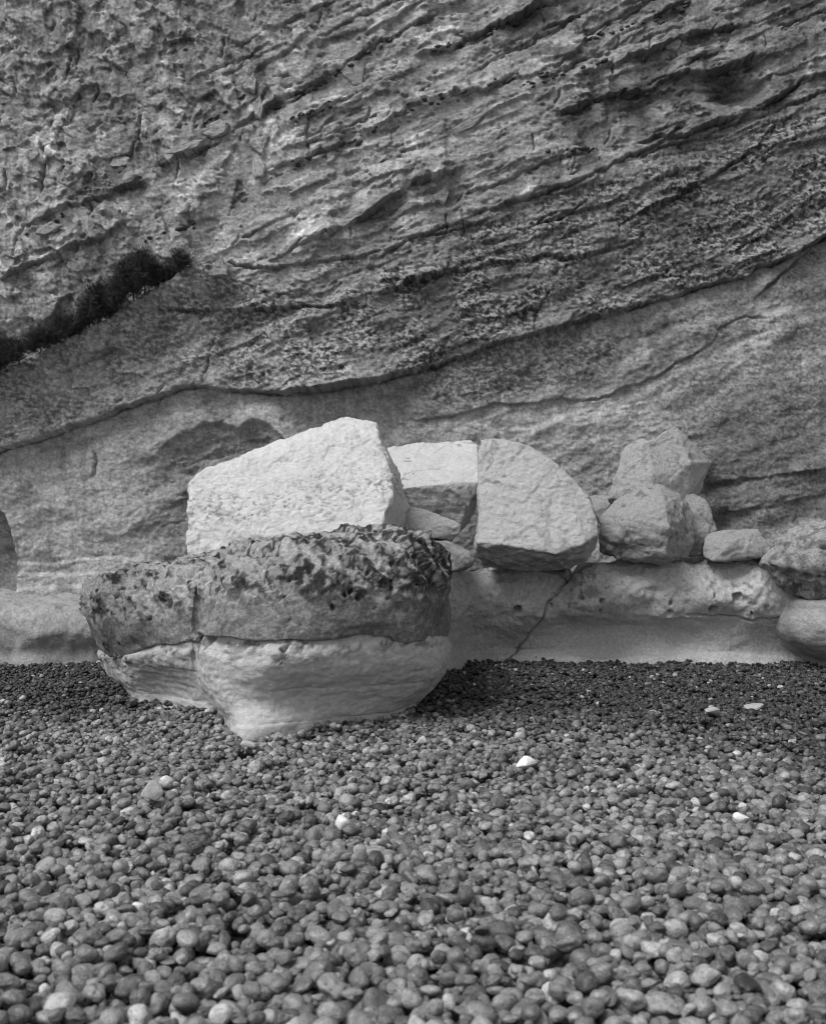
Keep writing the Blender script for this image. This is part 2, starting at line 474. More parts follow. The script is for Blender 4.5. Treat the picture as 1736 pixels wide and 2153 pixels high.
    joint([(1200, 172), (1233, 160), (1318, 125), (1418, 85), (1558, 60), (1593, 45), (1736, 5)], .11, 40, 50, .06, 2.6, 1220, 1660, 4, 11)
    joint([(880, 120), (903, 112), (968, 92), (1018, 70), (1093, 38), (1148, 10), (1250, -30)], .16, 40, 60, .05, 3.5, 890, 1300, 5, 12)
    joint([(1150, 248), (1188, 235), (1258, 215), (1318, 200), (1368, 185), (1428, 160), (1518, 150), (1620, 120)], .15, 45, 70, .04, 3.5, 1180, 1600, 6, 13)
    joint([(310, 352), (330, 345), (380, 330), (430, 310), (470, 290)], .13, 30, 40, .06, 3, 335, 440, 3, 14, fade=14)
    joint([(520, 160), (540, 150), (600, 115), (640, 85), (690, 60)], .12, 30, 50, .03, 3, 535, 650, 3, 15, fade=18)
    joint([(480, 280), (580, 222), (665, 180), (720, 145), (800, 97), (868, 55), (950, 15)], .12, 36, 50, .05, 3.5, 500, 900, 7, 16)
    joint([(560, 360), (590, 345), (740, 300), (840, 240), (990, 190), (1170, 145), (1220, 100), (1280, 70)], .08, 34, 50, .03, 3, 580, 1260, 7, 17)
    joint([(60, 470), (110, 450), (180, 420), (250, 395), (330, 372)], .10, 30, 40, .05, 3, 60, 300, 6, 18)
    joint([(20, 580), (70, 545), (150, 520), (220, 485), (300, 455)], .09, 30, 40, .05, 3, 20, 260, 6, 19)
    joint([(1590, 625), (1618, 600), (1658, 565), (1698, 525), (1760, 480)], .08, 40, 60, .06, 2.6, 1600, 1760, 3, 20, fade=14)
    joint([(930, 275), (1000, 262), (1060, 225), (1120, 205)], .07, 30, 40, .05, 2.6, 965, 1110, 3, 22)
    joint([(1440, 1028), (1510, 1012), (1600, 1003), (1736, 985), (1900, 970)], .05, 30, 60, .0, 3, 1500, 1950, 3, 23)
    joint([(1440, 1090), (1560, 1072), (1660, 1055), (1736, 1040), (1900, 1020)], .06, 30, 60, .0, 3, 1480, 1950, 3, 24)
    # many thin cracks that follow the beds
    rc_ = random.Random(77)
    for q in range(30):
        ua = rc_.uniform(380, 1600); va = rc_.uniform(0, 560); ln = rc_.uniform(90, 330); sl = -rc_.uniform(.22, .55)
        if va > np.interp(ua, [0, 400, 900, 1736], [640, 520, 560, 420]): continue
        joint([(ua + ln * k / 5, va + sl * ln * k / 5 + rc_.uniform(-5, 5)) for k in range(6)], rc_.uniform(.01, .05), 22, 30, rc_.uniform(.04, .09), rc_.uniform(1.8, 2.8), ua + 14, ua + ln - 14, 3, 200 + q, fade=14)
    # near-vertical fracture in the left of the middle band, and steep joints in the upper wall
    steep = []
    for q in range(44):
        ua = rc_.uniform(0, 1700); va = rc_.uniform(10, 540); ln = rc_.uniform(16, 52)
        if va > np.interp(ua, [0, 400, 900, 1736], [660, 520, 470, 380]): continue
        steep.append(([(ua, va), (ua - rc_.uniform(-8, 14), va + ln)], rc_.uniform(.03, .06), rc_.uniform(1.6, 2.4)))
    for (pts, dep, cw) in (([(430, 810), (438, 770), (445, 730), (455, 715)], .05, 2.2), ([(85, 400), (90, 350), (84, 300)], .07, 3),
                           ([(650, 245), (645, 290), (652, 330)], .05, 2.5), ([(265, 330), (288, 290), (292, 240)], .06, 2.5), ([(30, 540), (34, 500), (50, 470)], .05, 2.5),
                           ([(1118, 705), (1125, 660), (1150, 620)], .04, 2.2), ([(330, 855), (335, 830), (345, 815)], .05, 2.5), ([(195, 1000), (198, 970), (195, 950)], .07, 3)) + tuple(steep):
        if len(pts) == 2: pts = [pts[0], ((pts[0][0] + pts[1][0]) / 2 + 4, (pts[0][1] + pts[1][1]) / 2), pts[1]]
        vv = np.array([p[1] for p in pts], float); uu = np.array([p[0] for p in pts], float)
        o = np.argsort(vv)
        du_ = u - (np.interp(v, vv[o], uu[o]) + 3 * perlin2(v / 14, v * 0 + .7, 91))
        h -= dep * np.exp(-(du_ / cw) ** 2) * win(v, vv.min(), vv.max(), 8)
    # hollow with an arched lip behind the white block
    lip = polyline(u1, [(240, 1050), (300, 972), (345, 942), (385, 906), (420, 893), (470, 898), (500, 904), (535, 888), (562, 896), (600, 926), (640, 960)], 6, 25)[None]
    N60h = fbm2(u / 60, v / 50, 2, 97)
    dl = v - lip + 9 * N60h + rag
    W = win(u, 330, 640, 55)
    h += W * (0.09 * sst(9, -9, dl) * np.exp(np.minimum(dl, 0) / 70) - (0.13 + .03 * N60h) * sst(-4, 70, dl) * np.exp(-np.maximum(dl - 60, 0) / 120) + .07 * sst(0, 30, dl) * (fbm2(u / 36, v / 22, 3, 96) + .6 * (c2 - .5)) * np.exp(-np.maximum(dl, 0) / 160))
    h -= 0.16 * np.exp(-(((u - 440) / 90) ** 2 + ((v - 1080) / 70) ** 2))
    # steps low on the left, and the notch at the left edge
    for (v0, a) in ((1185, .05), (1212, .07), (1240, .08)):
        h += a * sst(-4, 3, v - (v0 + 8 * perlin2(u / 90, u * 0 + .5, int(v0)) - 0.03 * u)) * win(u, 10, 330, 40)
    en = np.interp(v, [1060, 1078, 1110, 1180, 1256], [-30, 6, 20, 32, 38]) + 3 * perlin2(v / 16, v * 0 + .2, 95)
    h -= 0.38 * sst(5, -5, u - en) * sst(1066, 1084, v) * sst(-170, -40, u + 20 * N60h)
    # dark hollows behind the small boulders on the right
    h -= 0.25 * np.exp(-(((u - 1520) / 36) ** 2 + ((v - 1105) / 36) ** 2)) + .16 * np.exp(-(((u - 1495) / 26) ** 2 + ((v - 1030) / 26) ** 2))
    h += 0.22 * sst(-20, 26, (v - 1160) + (u - 1590) * 0.62) * win(u, 1560, 2000, 16) * sst(1085, 1120, v)
    h -= 0.22 * np.exp(-(((u - 1540) / 55) ** 2 + ((v - 190) / 26) ** 2))           # dark pocket high on the right

    # ---------------- tone of the stone, with some shade darkened in
    tone = np.full(u.shape, 0.325, f32)
    def blob(cx, cy, rx, ry, rot, d, soft=.55):
        nonlocal tone
        a = math.radians(rot); x = (u - cx) * math.cos(a) + (v - cy) * math.sin(a); y = -(u - cx) * math.sin(a) + (v - cy) * math.cos(a)
        r = np.sqrt((x / rx) ** 2 + (y / ry) ** 2) + .40 * N60 + .22 * N15
        tone = tone + d * sst(1 + soft * .6, 1 - soft, r)
    N60 = fbm2(u / 75, v / 55, 4, 101); N15 = fbm2(u / 20, v / 15, 3, 102)
    for a in ((190, 1040, 230, 170, 0, .06), (120, 1150, 170, 100, 0, .03), (1090, 905, 290, 75, -8, .11), (1590, 730, 48, 110, 38, .16), (1720, 770, 90, 55, -30, .15),
              (1420, 830, 260, 60, -30, .05), (560, 850, 230, 40, 0, .05), (1000, 255, 70, 30, -25, .14), (330, 440, 120, 80, -25, .06), (590, 330, 70, 100, 0, .06), (200, 690, 260, 60, -28, .05),
              (700, 450, 330, 60, -25, .06), (330, 570, 200, 50, -25, .06), (1150, 770, 110, 70, -10, .08), (60, 320, 130, 200, 0, .05), (60, 480, 130, 120, 0, .05),
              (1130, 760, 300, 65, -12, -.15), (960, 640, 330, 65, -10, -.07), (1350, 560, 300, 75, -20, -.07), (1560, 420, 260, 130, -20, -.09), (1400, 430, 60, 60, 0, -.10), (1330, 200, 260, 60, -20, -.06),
              (1640, 930, 190, 160, -20, -.10), (1480, 760, 90, 60, -40, -.03), (1560, 200, 230, 60, -20, -.09), (1640, 60, 140, 90, 0, -.05), (470, 660, 260, 45, 0, -.05), (880, 420, 160, 35, -20, -.06),  # some of these blobs put overhang shadow into the tone
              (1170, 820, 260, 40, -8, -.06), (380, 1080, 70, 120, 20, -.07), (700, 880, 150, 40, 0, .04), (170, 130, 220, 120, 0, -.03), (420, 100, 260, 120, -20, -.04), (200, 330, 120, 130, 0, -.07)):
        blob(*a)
    N5 = fbm2(u / 6.5, v / 5.5, 2, 103)
    tone *= 1 - .36 * mid * sst(520, 900, u) * (.8 + .5 * N60)
    tone *= 1 - .30 * up * sst(950, 1500, u + .2 * v) * (.9 + .4 * N60)  # shade over the upper right worked into the tone
    tone *= 1 - .26 * low * sst(1380, 1560, u + .4 * (v - 800)) * (.9 + .6 * N60)
    tone *= 1 + .12 * low
    tone *= 1 - low * (.20 * sst(.08, .34, fbm2(u / 80, v / 60, 5, 161, .6)) + .20 * sst(.0, .3, fbm2(u / 24, v / 18, 4, 162, .62)))
    tone *= (1 + .16 * mid * sst(620, 300, u)) * (1 + .25 * up * fbm2(u / 170, v / 130, 3, 105))
    tone *= 1 + (.30 + .10 * up) * N60 * (1 - .35 * low) + .24 * N15 + .20 * N5
    tone *= 1 + up * (.30 * (c1 - .5) + .30 * (c2 - .5) + .22 * (c3 - .5)) + .10 * mid * (c2 - .5)
    tone *= 1 + up * (.35 * sst(.84, .88, c2) * sst(-.1, .2, N15 + .1) - .30 * sst(.14, .10, c2))
    # vertical run-off streaks on the upper left wall
    st = sst(.05, .5, perlin2((u + 14 * N60) / 10, v / 48, 111) + .5 * perlin2(u / 22, v / 120, 112) + .35 * N60)
    tone *= 1 - .34 * st * up * left
    st2 = sst(.1, .6, perlin2(u / 14, v / 150, 113)); tone *= 1 - .15 * st2 * low
    # dark crusts growing in patches
    pt = sst(.12, .34, fbm2(u / 60, v / 34, 5, 121, .62) - .08) ; tone *= 1 - .42 * pt * (.8 * up + .7 * mid + .15 * low)
    # lichen speckle of the knobbly band
    sp = sst(-.06, .20, fbm2(u / 13, v / 10, 4, 131, .65) + .12 * N60 + (.5 - k1) * .3 + (.5 - k1b) * .35 - .02)
    mixv = (0.06 + sp * 0.40) * (1 - .22 * sst(600, 1000, u))
    tone = tone * (1 - .75 * kn_mask) + .75 * kn_mask * mixv * (1 + .2 * N60)
    sp2 = sst(.0, .25, fbm2(u / 8, v / 7, 3, 141, .6)); lm = low * sst(1250, 1500, u) * sst(-.25, .3, N60 + .1)
    tone *= 1 - .38 * sp2 * lm
    # pale scrapes
    sc_ = sst(.30, .36, fbm2(s / 70, t / 26, 4, 151)); tone = tone + .10 * sc_ * (up + .4 * low)
    # pale horizontal tide lines low on the left
    for v0 in (1187, 1213, 1238):
        tone = tone + .10 * np.exp(-((v - v0 - 8 * perlin2(u / 70, u * 0, 7) + .03 * u) / 5) ** 2) * win(u, 30, 280, 30) * sst(-.2, .3, N15)

    y0 = cliff_y0(v)
    P = np.stack([(u - CX) / F * y0, y0 - h, EYE - (v - CY) / F * y0], -1)
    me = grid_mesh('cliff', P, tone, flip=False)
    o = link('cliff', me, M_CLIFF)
    tag(o, kind='structure')
    look = (us, vs, y0 - h)
    return o, look

cliff, (CU, CV, CYD) = build_cliff()

def cliff_depth(px, py):
    i = int(np.argmin(abs(CV - py))); j = int(np.argmin(abs(CU - px)))
    return float(CYD[i, j])

def cliff_point(px, py, out=0.0):
    y0 = cliff_y0(py)
    return Vector(((px - CX) / F * y0, cliff_depth(px, py) - out, EYE - (py - CY) / F * y0))

# black flint nodules standing in bands in the chalk
rng = random.Random(4)
def nodule_mesh(seed, name, sub=2, amp=.35, sc=.9):
    bm = bmesh.new(); bmesh.ops.create_icosphere(bm, subdivisions=sub, radius=1)
    co = np.array([v.co[:] for v in bm.verts], f32)
    d = 1 + amp * fbm3(co + seed * 7.3, sc, 3, seed)
    for v, k in zip(bm.verts, d): v.co *= float(k)
    for f in bm.faces: f.smooth = True
    me = bpy.data.meshes.new(name); bm.to_mesh(me); bm.free()
    return me
flints = [nodule_mesh(i + 1, 'flint_nodule', 2, .5, .8) for i in range(6)]
for m_ in flints: m_.materials.append(M_FLINT)
FB = [([(580, 224), (665, 182), (720, 147), (800, 99), (868, 57)], 30, 6), ([(903, 113), (968, 93), (1018, 71), (1093, 39), (1150, 8)], 22, 6),
      ([(590, 262), (695, 226)], 9, 7), ([(590, 348), (740, 302), (840, 242), (990, 192), (1170, 147)], 34, 9), ([(1215, 98), (1280, 70), (1370, 42), (1450, 20)], 26, 9),
      ([(1070, 185), (1200, 160), (1300, 118)], 12, 10), ([(430, 260), (520, 205)], 8, 8), ([(300, 500), (420, 465)], 8, 8), ([(1190, 240), (1300, 205), (1420, 170)], 16, 7), ([(1130, 330), (1260, 300)], 8, 14), ([(40, 500), (160, 450)], 7, 12)]
for pts, n, jit in FB:
    xs = [p[0] for p in pts]; ys = [p[1] for p in pts]
    for k in range(n):
        px = rng.uniform(xs[0], xs[-1]); py = float(np.interp(px, xs, ys)) + rng.gauss(0, jit * .6)
        r = rng.uniform(2.2, 5.2) * 0.0048 * (1.5 if rng.random() < .15 else 1)
        o = bpy.data.objects.new('flint_nodule', rng.choice(flints)); COL.objects.link(o); o.parent = cliff
        o.location = cliff_point(px, py, r * .25)
        o.scale = (r * rng.uniform(1.0, 2.0), r, r * rng.uniform(.6, .95)); o.rotation_euler = (rng.uniform(-.3, .3), -.35 + rng.uniform(-.4, .4), rng.uniform(-.4, .4))

# flaked slabs and blocks that stand out of the cliff face
def slab_mesh(seed, name, outline=None, thick=.35):
    r = random.Random(seed)
    if outline is None:
        n = r.randint(5, 8)
        outline = [(math.cos(a) * r.uniform(.7, 1.1), math.sin(a) * r.uniform(.7, 1.1)) for a in sorted((k + r.uniform(-.3, .3)) / n * 2 * math.pi for k in range(n))]
    bm = bmesh.new()
    pts = [bm.verts.new((x * r.uniform(.8, .95), -thick * r.uniform(.6, 1.1), z * r.uniform(.8, .95))) for x, z in outline]
    pts += [bm.verts.new((x, thick * .8, z)) for x, z in outline]
    pts += [bm.verts.new((x, -thick * .1 * r.uniform(.2, 1.4), z)) for x, z in outline]
    g = bmesh.ops.convex_hull(bm, input=pts)
    bmesh.ops.delete(bm, geom=[v for v in g['geom_interior'] if isinstance(v, bmesh.types.BMVert)], context='VERTS')
    bmesh.ops.triangulate(bm, faces=bm.faces[:])
    bmesh.ops.subdivide_edges(bm, edges=bm.edges[:], cuts=3, use_grid_fill=True, smooth=0)
    co = np.array([v.co[:] for v in bm.verts], f32)
    dx = np.stack([fbm3(co + seed * 3.1 + 9 * a_, .8, 4, seed + a_, .6) for a_ in range(3)], -1) * np.array([.16, .22, .16])
    for v, k in zip(bm.verts, dx): v.co += Vector([float(q) for q in k])
    me = bpy.data.meshes.new(name); bm.to_mesh(me); bm.free()
    set_tone(me, np.full(len(me.vertices), r.uniform(.34, .44), f32)); me.materials.append(M_SLAB)
    return me
slab_pool = [slab_mesh(50 + k, 'rock_slab') for k in range(10)]
def slab(px, py, w, h_, tilt=0.0, out=.01, mesh=None, thick=1.0):
    s_ = cliff_y0(py) / F
    o = bpy.data.objects.new('rock_slab', mesh or rng.choice(slab_pool)); COL.objects.link(o); o.parent = cliff
    o.location = cliff_point(px, py, out)
    o.scale = (w * s_ * .5, min(w, h_) * s_ * .5 * thick, h_ * s_ * .5)
    o.rotation_euler = (rng.uniform(-.25, .1), -math.radians(tilt), rng.uniform(-.2, .2))
    return o
slab(745, 152, 62, 60, 10, .005, slab_mesh(201, 'rock_slab', [(-1, .1), (-.5, -.2), (-.2, -.9), (.35, -1), (.6, -.2), (1, .9), (.3, .8), (-.4, .7)]), .5)
slab(453, 272, 58, 40, 5, .03, slab_mesh(202, 'rock_slab', [(-1, -.4), (-.5, .6), (.4, 1), (1, .5), (.8, -.6), (-.3, -.9)]), .9)
slab(995, 255, 104, 34, 24, .02, slab_mesh(203, 'rock_slab', [(-1, -.1), (-.9, -.9), (-.2, -.8), (.5, .0), (1, .6), (.4, .4), (-.4, .2)]), .5)
slab(463, 572, 46, 42, 0, .04, slab_mesh(204, 'rock_slab', [(-1, -.9), (-.1, .6), (.5, 1), (.9, .2), (.9, -.8)]), .9)
slab(545, 345, 30, 60, 0, .02, slab_mesh(206, 'rock_slab', [(-.8, -1), (-.9, .3), (-.3, 1), (.2, .2), (.9, -.3), (.6, -1)]), .5)
slab(1418, 95, 44, 26, 15, .02); slab(1465, 243, 22, 10, 10, .05); slab(1450, 272, 20, 9, 12, .05)
slab(395, 312, 84, 26, 18, -.01, None, .6); slab(250, 335, 48, 34, 10, .0, None, .7)
slab(105, 485, 60, 30, 15, .02); slab(70, 325, 30, 34, 0, .02); slab(600, 130, 80, 22, 32, -.01, None, .6)
slab(930, 412, 44, 36, 10, .02); slab(545, 230, 26, 60, 0, .01); slab(530, 180, 40, 40, 20, .02)

# ------------------------------------------------------------------ beach ground
def ground_z(x, y):
    x = np.asarray(x, f32); y = np.asarray(y, f32)
    return 0.035 * fbm2(x / 1.6, y / 1.1, 3, 301) * sst(2, 4, y) + 0.0 * x
def build_ground():
    xs = np.concatenate([np.linspace(-60, -6, 20)[:-1], np.arange(-6, 6.01, .12), np.linspace(6, 60, 20)[1:]])
    ys = np.concatenate([np.linspace(-60, 0, 20)[:-1], np.arange(0, 12.6, .12)])
    X, Y = np.meshgrid(xs, ys)
    Z = ground_z(X, Y) - 0.065
    me = grid_mesh('beach', np.stack([X, Y, Z], -1), np.full(X.shape, .05), flip=True)
    return tag(link('beach', me, M_GRAVEL), kind='structure')
build_ground()

# ------------------------------------------------------------------ the undercut rock in front: lower bed and upper bed
# columns run from the hidden left back round the front to the hidden right back
G = 'g'
COLS = [  # ground, foot-above, waist, shoulder, joint(lower) | joint(upper), bulge, brow, top
    [(228, 1412), (222, 1402, 9.5), (216, 1392, 9.5), (208, 1370, 9.5), (212, 1352, 9.5), (212, 1346, 9.5), (190, 1280, 9.6), (196, 1238, 9.6), (215, 1222, 9.8)],
    [(250, 1441), (243, 1430, 8.6), (232, 1412, 8.5), (212, 1385, 8.4), (211, 1374, 8.4), (216, 1367, 8.42), (183, 1295, 8.4), (183, 1240, 8.45), (205, 1222, 8.8)],
    [(284, 1468), (279, 1452, 8.02), (272, 1430, 8.0), (262, 1390, 7.85), (258, 1370, 7.85), (262, 1363, 7.9), (252, 1290, 7.8), (255, 1222, 7.95), (275, 1203, 8.35)],
    [(339, 1476), (337, 1458, 7.88), (335, 1430, 7.85), (332, 1388, 7.65), (330, 1364, 7.65), (331, 1357, 7.7), (330, 1285, 7.6), (332, 1210, 7.75), (340, 1190, 8.15)],
    [(419, 1493), (415, 1470, 7.58), (405, 1430, 7.6), (396, 1388, 7.45), (392, 1357, 7.45), (394, 1351, 7.5), (398, 1280, 7.4), (398, 1205, 7.5), (405, 1180, 7.95)],
    [(462, 1505), (450, 1480, 7.36), (430, 1440, 7.44), (410, 1385, 7.42), (414, 1346, 7.40), (416, 1340, 7.42), (420, 1265, 7.38), (432, 1198, 7.48), (455, 1164, 7.85)],
    [(480, 1531), (472, 1502, 6.95), (454, 1460, 7.00), (428, 1388, 6.93), (438, 1337, 6.92), (440, 1332, 6.93), (452, 1250, 6.95), (480, 1178, 7.15), (515, 1146, 7.7)],
    [(519, 1549), (521, 1522, 6.70), (530, 1465, 6.83), (545, 1392, 6.68), (560, 1335, 6.72), (560, 1330, 6.75), (575, 1240, 6.78), (592, 1160, 6.98), (612, 1127, 7.5)],
    [(639, 1535), (640, 1512, 6.87), (645, 1462, 6.93), (660, 1392, 6.73), (670, 1336, 6.76), (670, 1331, 6.79), (685, 1240, 6.76), (700, 1155, 6.98), (715, 1122, 7.5)],
    [(739, 1520), (742, 1500, 7.08), (752, 1458, 7.08), (775, 1392, 6.88), (780, 1337, 6.86), (780, 1332, 6.9), (788, 1232, 6.82), (796, 1152, 6.98), (800, 1118, 7.45)],
    [(829, 1508), (834, 1490, 7.26), (845, 1452, 7.22), (868, 1392, 7.03), (870, 1339, 7.02), (866, 1334, 7.06), (872, 1232, 6.96), (868, 1155, 7.1), (862, 1122, 7.5)],
    [(872, 1490), (884, 1470, 7.55), (905, 1440, 7.45), (930, 1392, 7.28), (926, 1341, 7.27), (914, 1336, 7.3), (922, 1240, 7.28), (908, 1168, 7.38), (896, 1132, 7.7)],
    [(912, 1446), (918, 1436, 8.4), (927, 1425, 8.2), (943, 1378, 7.85), (940, 1346, 7.85), (934, 1336, 7.85), (941, 1245, 7.9), (932, 1185, 7.95), (922, 1162, 8.1)],
    [(934, 1415), (937, 1407, 9.2), (940, 1398, 9.2), (944, 1370, 9.1), (942, 1346, 9.1), (937, 1338, 9.1), (943, 1250, 9.1), (938, 1195, 9.1), (932, 1178, 9.15)],
]
def plinth_ctrl():
    C = []
    for c in COLS:
        gx, gy = c[0]
        d = EYE * F / (gy - CY)
        col = [V(gx, gy, d)] + [V(*p) for p in c[1:]]
        col[0] = col[0] + np.array([0, 0, 0.0])
        C.append(col)
    C = np.array(C)                              # (cols, levels, 3)
    jit = .022 * np.sin(np.arange(len(C)) * 2.3) + .012 * np.sin(np.arange(len(C)) * 5.1)
    C[:, 4:6, 2] += jit[:, None]
    C[:, 2, 1] -= .05; C[:, 5, 1] -= .055; C[:, 4, 1] += .02
    mid_ = np.array([V(540, 1200, 8.9)[0], 8.9])
    return C, mid_
PC, PMID = plinth_ctrl()
root = empty('undercut_rock', (float(PC[7, 0, 0]), float(PC[7, 0, 1]) + 1.0, 0.0))
tag(root, 'large undercut rock with dark pitted top bed on smooth pale base, rising from the shingle', 'rock', 'undercut sea rocks')

def rooted(P, r):
    return P - np.array(r.location)

def pits(p, scale, r, seed, mask):
    f1, f2, i = worley3(p, scale, seed)
    on = (_r(i) < mask)
    rr = r * (.45 + .9 * _r(i * np.uint32(91) + np.uint32(3)))
    return on * sst(1.0, .55, f1 * scale / rr)

# lower bed
lo = PC[:, :5].copy()
under = lo[:, 0].copy(); under[:, 2] = -0.35
inner = lo[:, 4].copy(); inner[:, :2] = inner[:, :2] * .75 + PMID * .25; inner[:, 2] += .01
rim = lo[:, 4].copy(); rim[:, :2] = rim[:, :2] * .97 + PMID * .03; rim[:, 2] += .012
ctrl = np.concatenate([under[:, None], lo, rim[:, None], inner[:, None]], 1).transpose(1, 0, 2)
P = cr2(ctrl, 190, 560)
n = grid_normals(P, P - np.array([PMID[0], PMID[1], .4]))
z = P[..., 2]
flat = P.astype(f32)
sq = flat * np.array([1, 1, 1.5], f32)            # horizontal water-worn grooves
d = 0.035 * fbm3(flat, .9, 2, 401) + .020 * fbm3(sq, .30, 3, 402) + .010 * fbm3(sq, .09, 3, 403) + .004 * fbm3(flat, .035, 2, 418)
rip = np.sin(z * 120 + 5 * fbm3(flat, .22, 3, 404)) * .0022 * sst(.45, .30, z) * sst(-.2, .3, fbm3(flat, .4, 2, 411))
jt = np.interp(P[..., 0], [-2.3, -1.5, -1.2, 1], [.28, .45, .57, .57])          # height of the joint
upz = sst(-.20, -.05, z - jt + .05 * fbm3(flat, .2, 3, 416))                      # rougher, pitted just under the joint
d += rip + upz * (.018 * fbm3(flat, .07, 3, 405)) - upz * .04 * pits(flat + .02 * fbm3(flat, .06, 2, 417)[..., None], .075, .022, 406, .5) * sst(-1.35, -1.1, P[..., 0])
d -= .03 * pits(flat, .16, .016, 407, .35) * sst(-.40, -.2, z - jt)
# thin horizontal joint and fissure lines
d -= .014 * np.exp(-((z - .255 - .02 * fbm3(flat, .5, 2, 408) + .03 * (P[..., 0] + 1)) / .006) ** 2) * sst(-.1, .3, fbm3(flat, .5, 2, 409))
d *= .40 + .60 * sst(.0, .04, joint_dist(ctrl, 5, 190))
P2 = P + n * d[..., None]
N = fbm3(flat, .5, 4, 410)
tone = .51 + .05 * N + .04 * fbm3(flat, .1, 3, 412) + .03 * fbm3(flat, .03, 2, 415)
tone -= .10 * sst(-1.15, -1.6, P[..., 0]) * sst(.12, .25, z)
dirt = sst(.0, .18, fbm3(flat, .10, 4, 413, .65) + .1 * N - .02) * upz
tone = tone * (1 - .60 * dirt)
tone -= .05 * sst(.1, .4, fbm3(sq, .35, 3, 414)) * sst(.5, .3, z)
me = grid_mesh('lower_bed', rooted(P2, root), tone, flip=False)
lower = link('lower_bed', me, M_SMOOTH, root)
lower['label'] = 'smooth pale undercut base of the rock'

# upper bed
hi = PC[:, 5:].copy()
inner = hi[:, 0].copy(); inner[:, :2] = inner[:, :2] * .75 + PMID * .25; inner[:, 2] -= .005
rim = hi[:, 0].copy(); rim[:, :2] = rim[:, :2] * .96 + PMID * .04; rim[:, 2] -= .012
top = hi[:, 3].copy(); top[:, 1] = np.maximum(top[:, 1] + .5, 8.6); top[:, 0] = top[:, 0] * .93 + PMID[0] * .07; top[:, 2] = np.minimum(top[:, 2] - .02, 1.0)
top2 = top.copy(); top2[:, 1] = 9.9; top2[:, 2] -= .03
ctrl = np.concatenate([inner[:, None], rim[:, None], hi, top[:, None], top2[:, None]], 1).transpose(1, 0, 2)
P = cr2(ctrl, 290, 620)
n = grid_normals(P, P - np.array([PMID[0], PMID[1], .6]))
flat = P.astype(f32); z = P[..., 2]; x = P[..., 0]
rot = np.stack([flat[..., 0] * .75 - flat[..., 2] * .66, flat[..., 1], flat[..., 0] * .66 + flat[..., 2] * .75], -1)   # ribs running up to the right
rib = (rot * np.array([.55, 1, 1.5], f32))
d = .07 * fbm3(flat, .55, 3, 421)
rg = 1 - np.abs(fbm3(np.stack([rot[..., 0] * .5, rot[..., 1], rot[..., 2] * 1.9], -1), .30, 3, 422)) * 2
jt = np.interp(x, [-2.3, -1.5, -1.2, 1], [.30, .46, .58, .58])
upm = sst(.12, .32, z - jt)
d += upm * (.052 * (rg - .5) + .030 * fbm3(flat, .12, 3, 423) + .030 * (.35 - np.abs(fbm3(flat, .07, 3, 424))) + .014 * fbm3(flat, .025, 2, 430))
wq = flat + .03 * np.stack([fbm3(flat, .09, 2, 434), fbm3(flat, .09, 2, 435), fbm3(flat, .09, 2, 436)], -1)
d += (1 - upm) * .012 * fbm3(flat, .10, 3, 429)
band = np.exp(-((z - np.interp(x, [-2.3, -1.2, 1], [.52, .80, .82])) / .10) ** 2)
d -= .11 * pits(wq, .15, .038, 425, .6) * band + .06 * pits(wq, .085, .022, 426, .6) * np.maximum(band, sst(.35, .1, z - jt) * .4 * sst(-1.5, -1.9, x)) + .03 * pits(wq, .06, .014, 427, .35) * upm
d -= .05 * np.exp(-((x + 1.30 - .12 * (z - .6) - .05 * fbm3(flat, .3, 2, 428)) / .03) ** 2) * sst(.5, .6, z)     # cleft in the left third
d *= .40 + .60 * sst(.0, .05, joint_dist(ctrl, 2, 290))
P2 = P + n * d[..., None]
N = fbm3(flat, .45, 4, 431); N2 = fbm3(flat, .12, 4, 432, .62)
M1 = fbm3(wq, .055, 4, 437, .62); RB = fbm3(np.stack([rot[..., 0] * .42, rot[..., 1], rot[..., 2] * 2.0], -1), .20, 4, 433, .6)
west = sst(-.55, -1.0, x)                           # paler, ribbed western half; darker tone to the right
mott = sst(-.12, .16, M1 + .45 * N + .25 * N2 + (.12 * west - .16 * sst(.0, .35, x) - .01) - .08 * upm)
pale_t = .44 + .12 * N2; dark_t = .065 * (1 + .5 * N2)
tone = dark_t + (pale_t - dark_t) * mott
tone = tone * (1 - (1 - upm) * .75) + (1 - upm) * .75 * (.31 + .09 * N + .09 * N2 + .05 * M1)
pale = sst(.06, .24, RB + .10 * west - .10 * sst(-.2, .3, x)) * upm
tone = tone + (.60 - tone) * .8 * pale  # ribs brightened in the tone as if lit from above
edge = sst(.30, .42, x) * sst(0, .5, N2 + .3); tone = tone * (1 - .35 * edge)
tone = tone * (1 - .35 * sst(-1.75, -1.98, x))
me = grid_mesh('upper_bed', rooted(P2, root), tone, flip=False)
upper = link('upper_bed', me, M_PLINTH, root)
upper['label'] = 'dark pitted upper bed of the rock'

# ------------------------------------------------------------------ the low ledges along the cliff foot
def ledge(name, label, xs_, prof, nv, nu, seed, extra=None, tfun=None):
    """prof: list of columns; each column a list of points (px, py, d)"""
    ctrl = np.array([[V(*p) for p in c] for c in prof]).transpose(1, 0, 2)
    P = cr2(ctrl, nv, nu)
    n = grid_normals(P, np.array([0, -1, .5]))
    flat = P.astype(f32); z = P[..., 2]
    U = CX + P[..., 0] / P[..., 1] * F; W_ = CY - (P[..., 2] - EYE) / P[..., 1] * F
    d, tone = extra(flat, z, U, W_)
    P2 = P + n * d[..., None]
    loc = np.array([P[..., 0].mean(), P[..., 1].min(), 0])
    me = grid_mesh(name, P2 - loc, tone, flip=False)
    o = link(name, me, M_BOULD); o.location = loc
    tag(o, label, 'ledge')
    return o

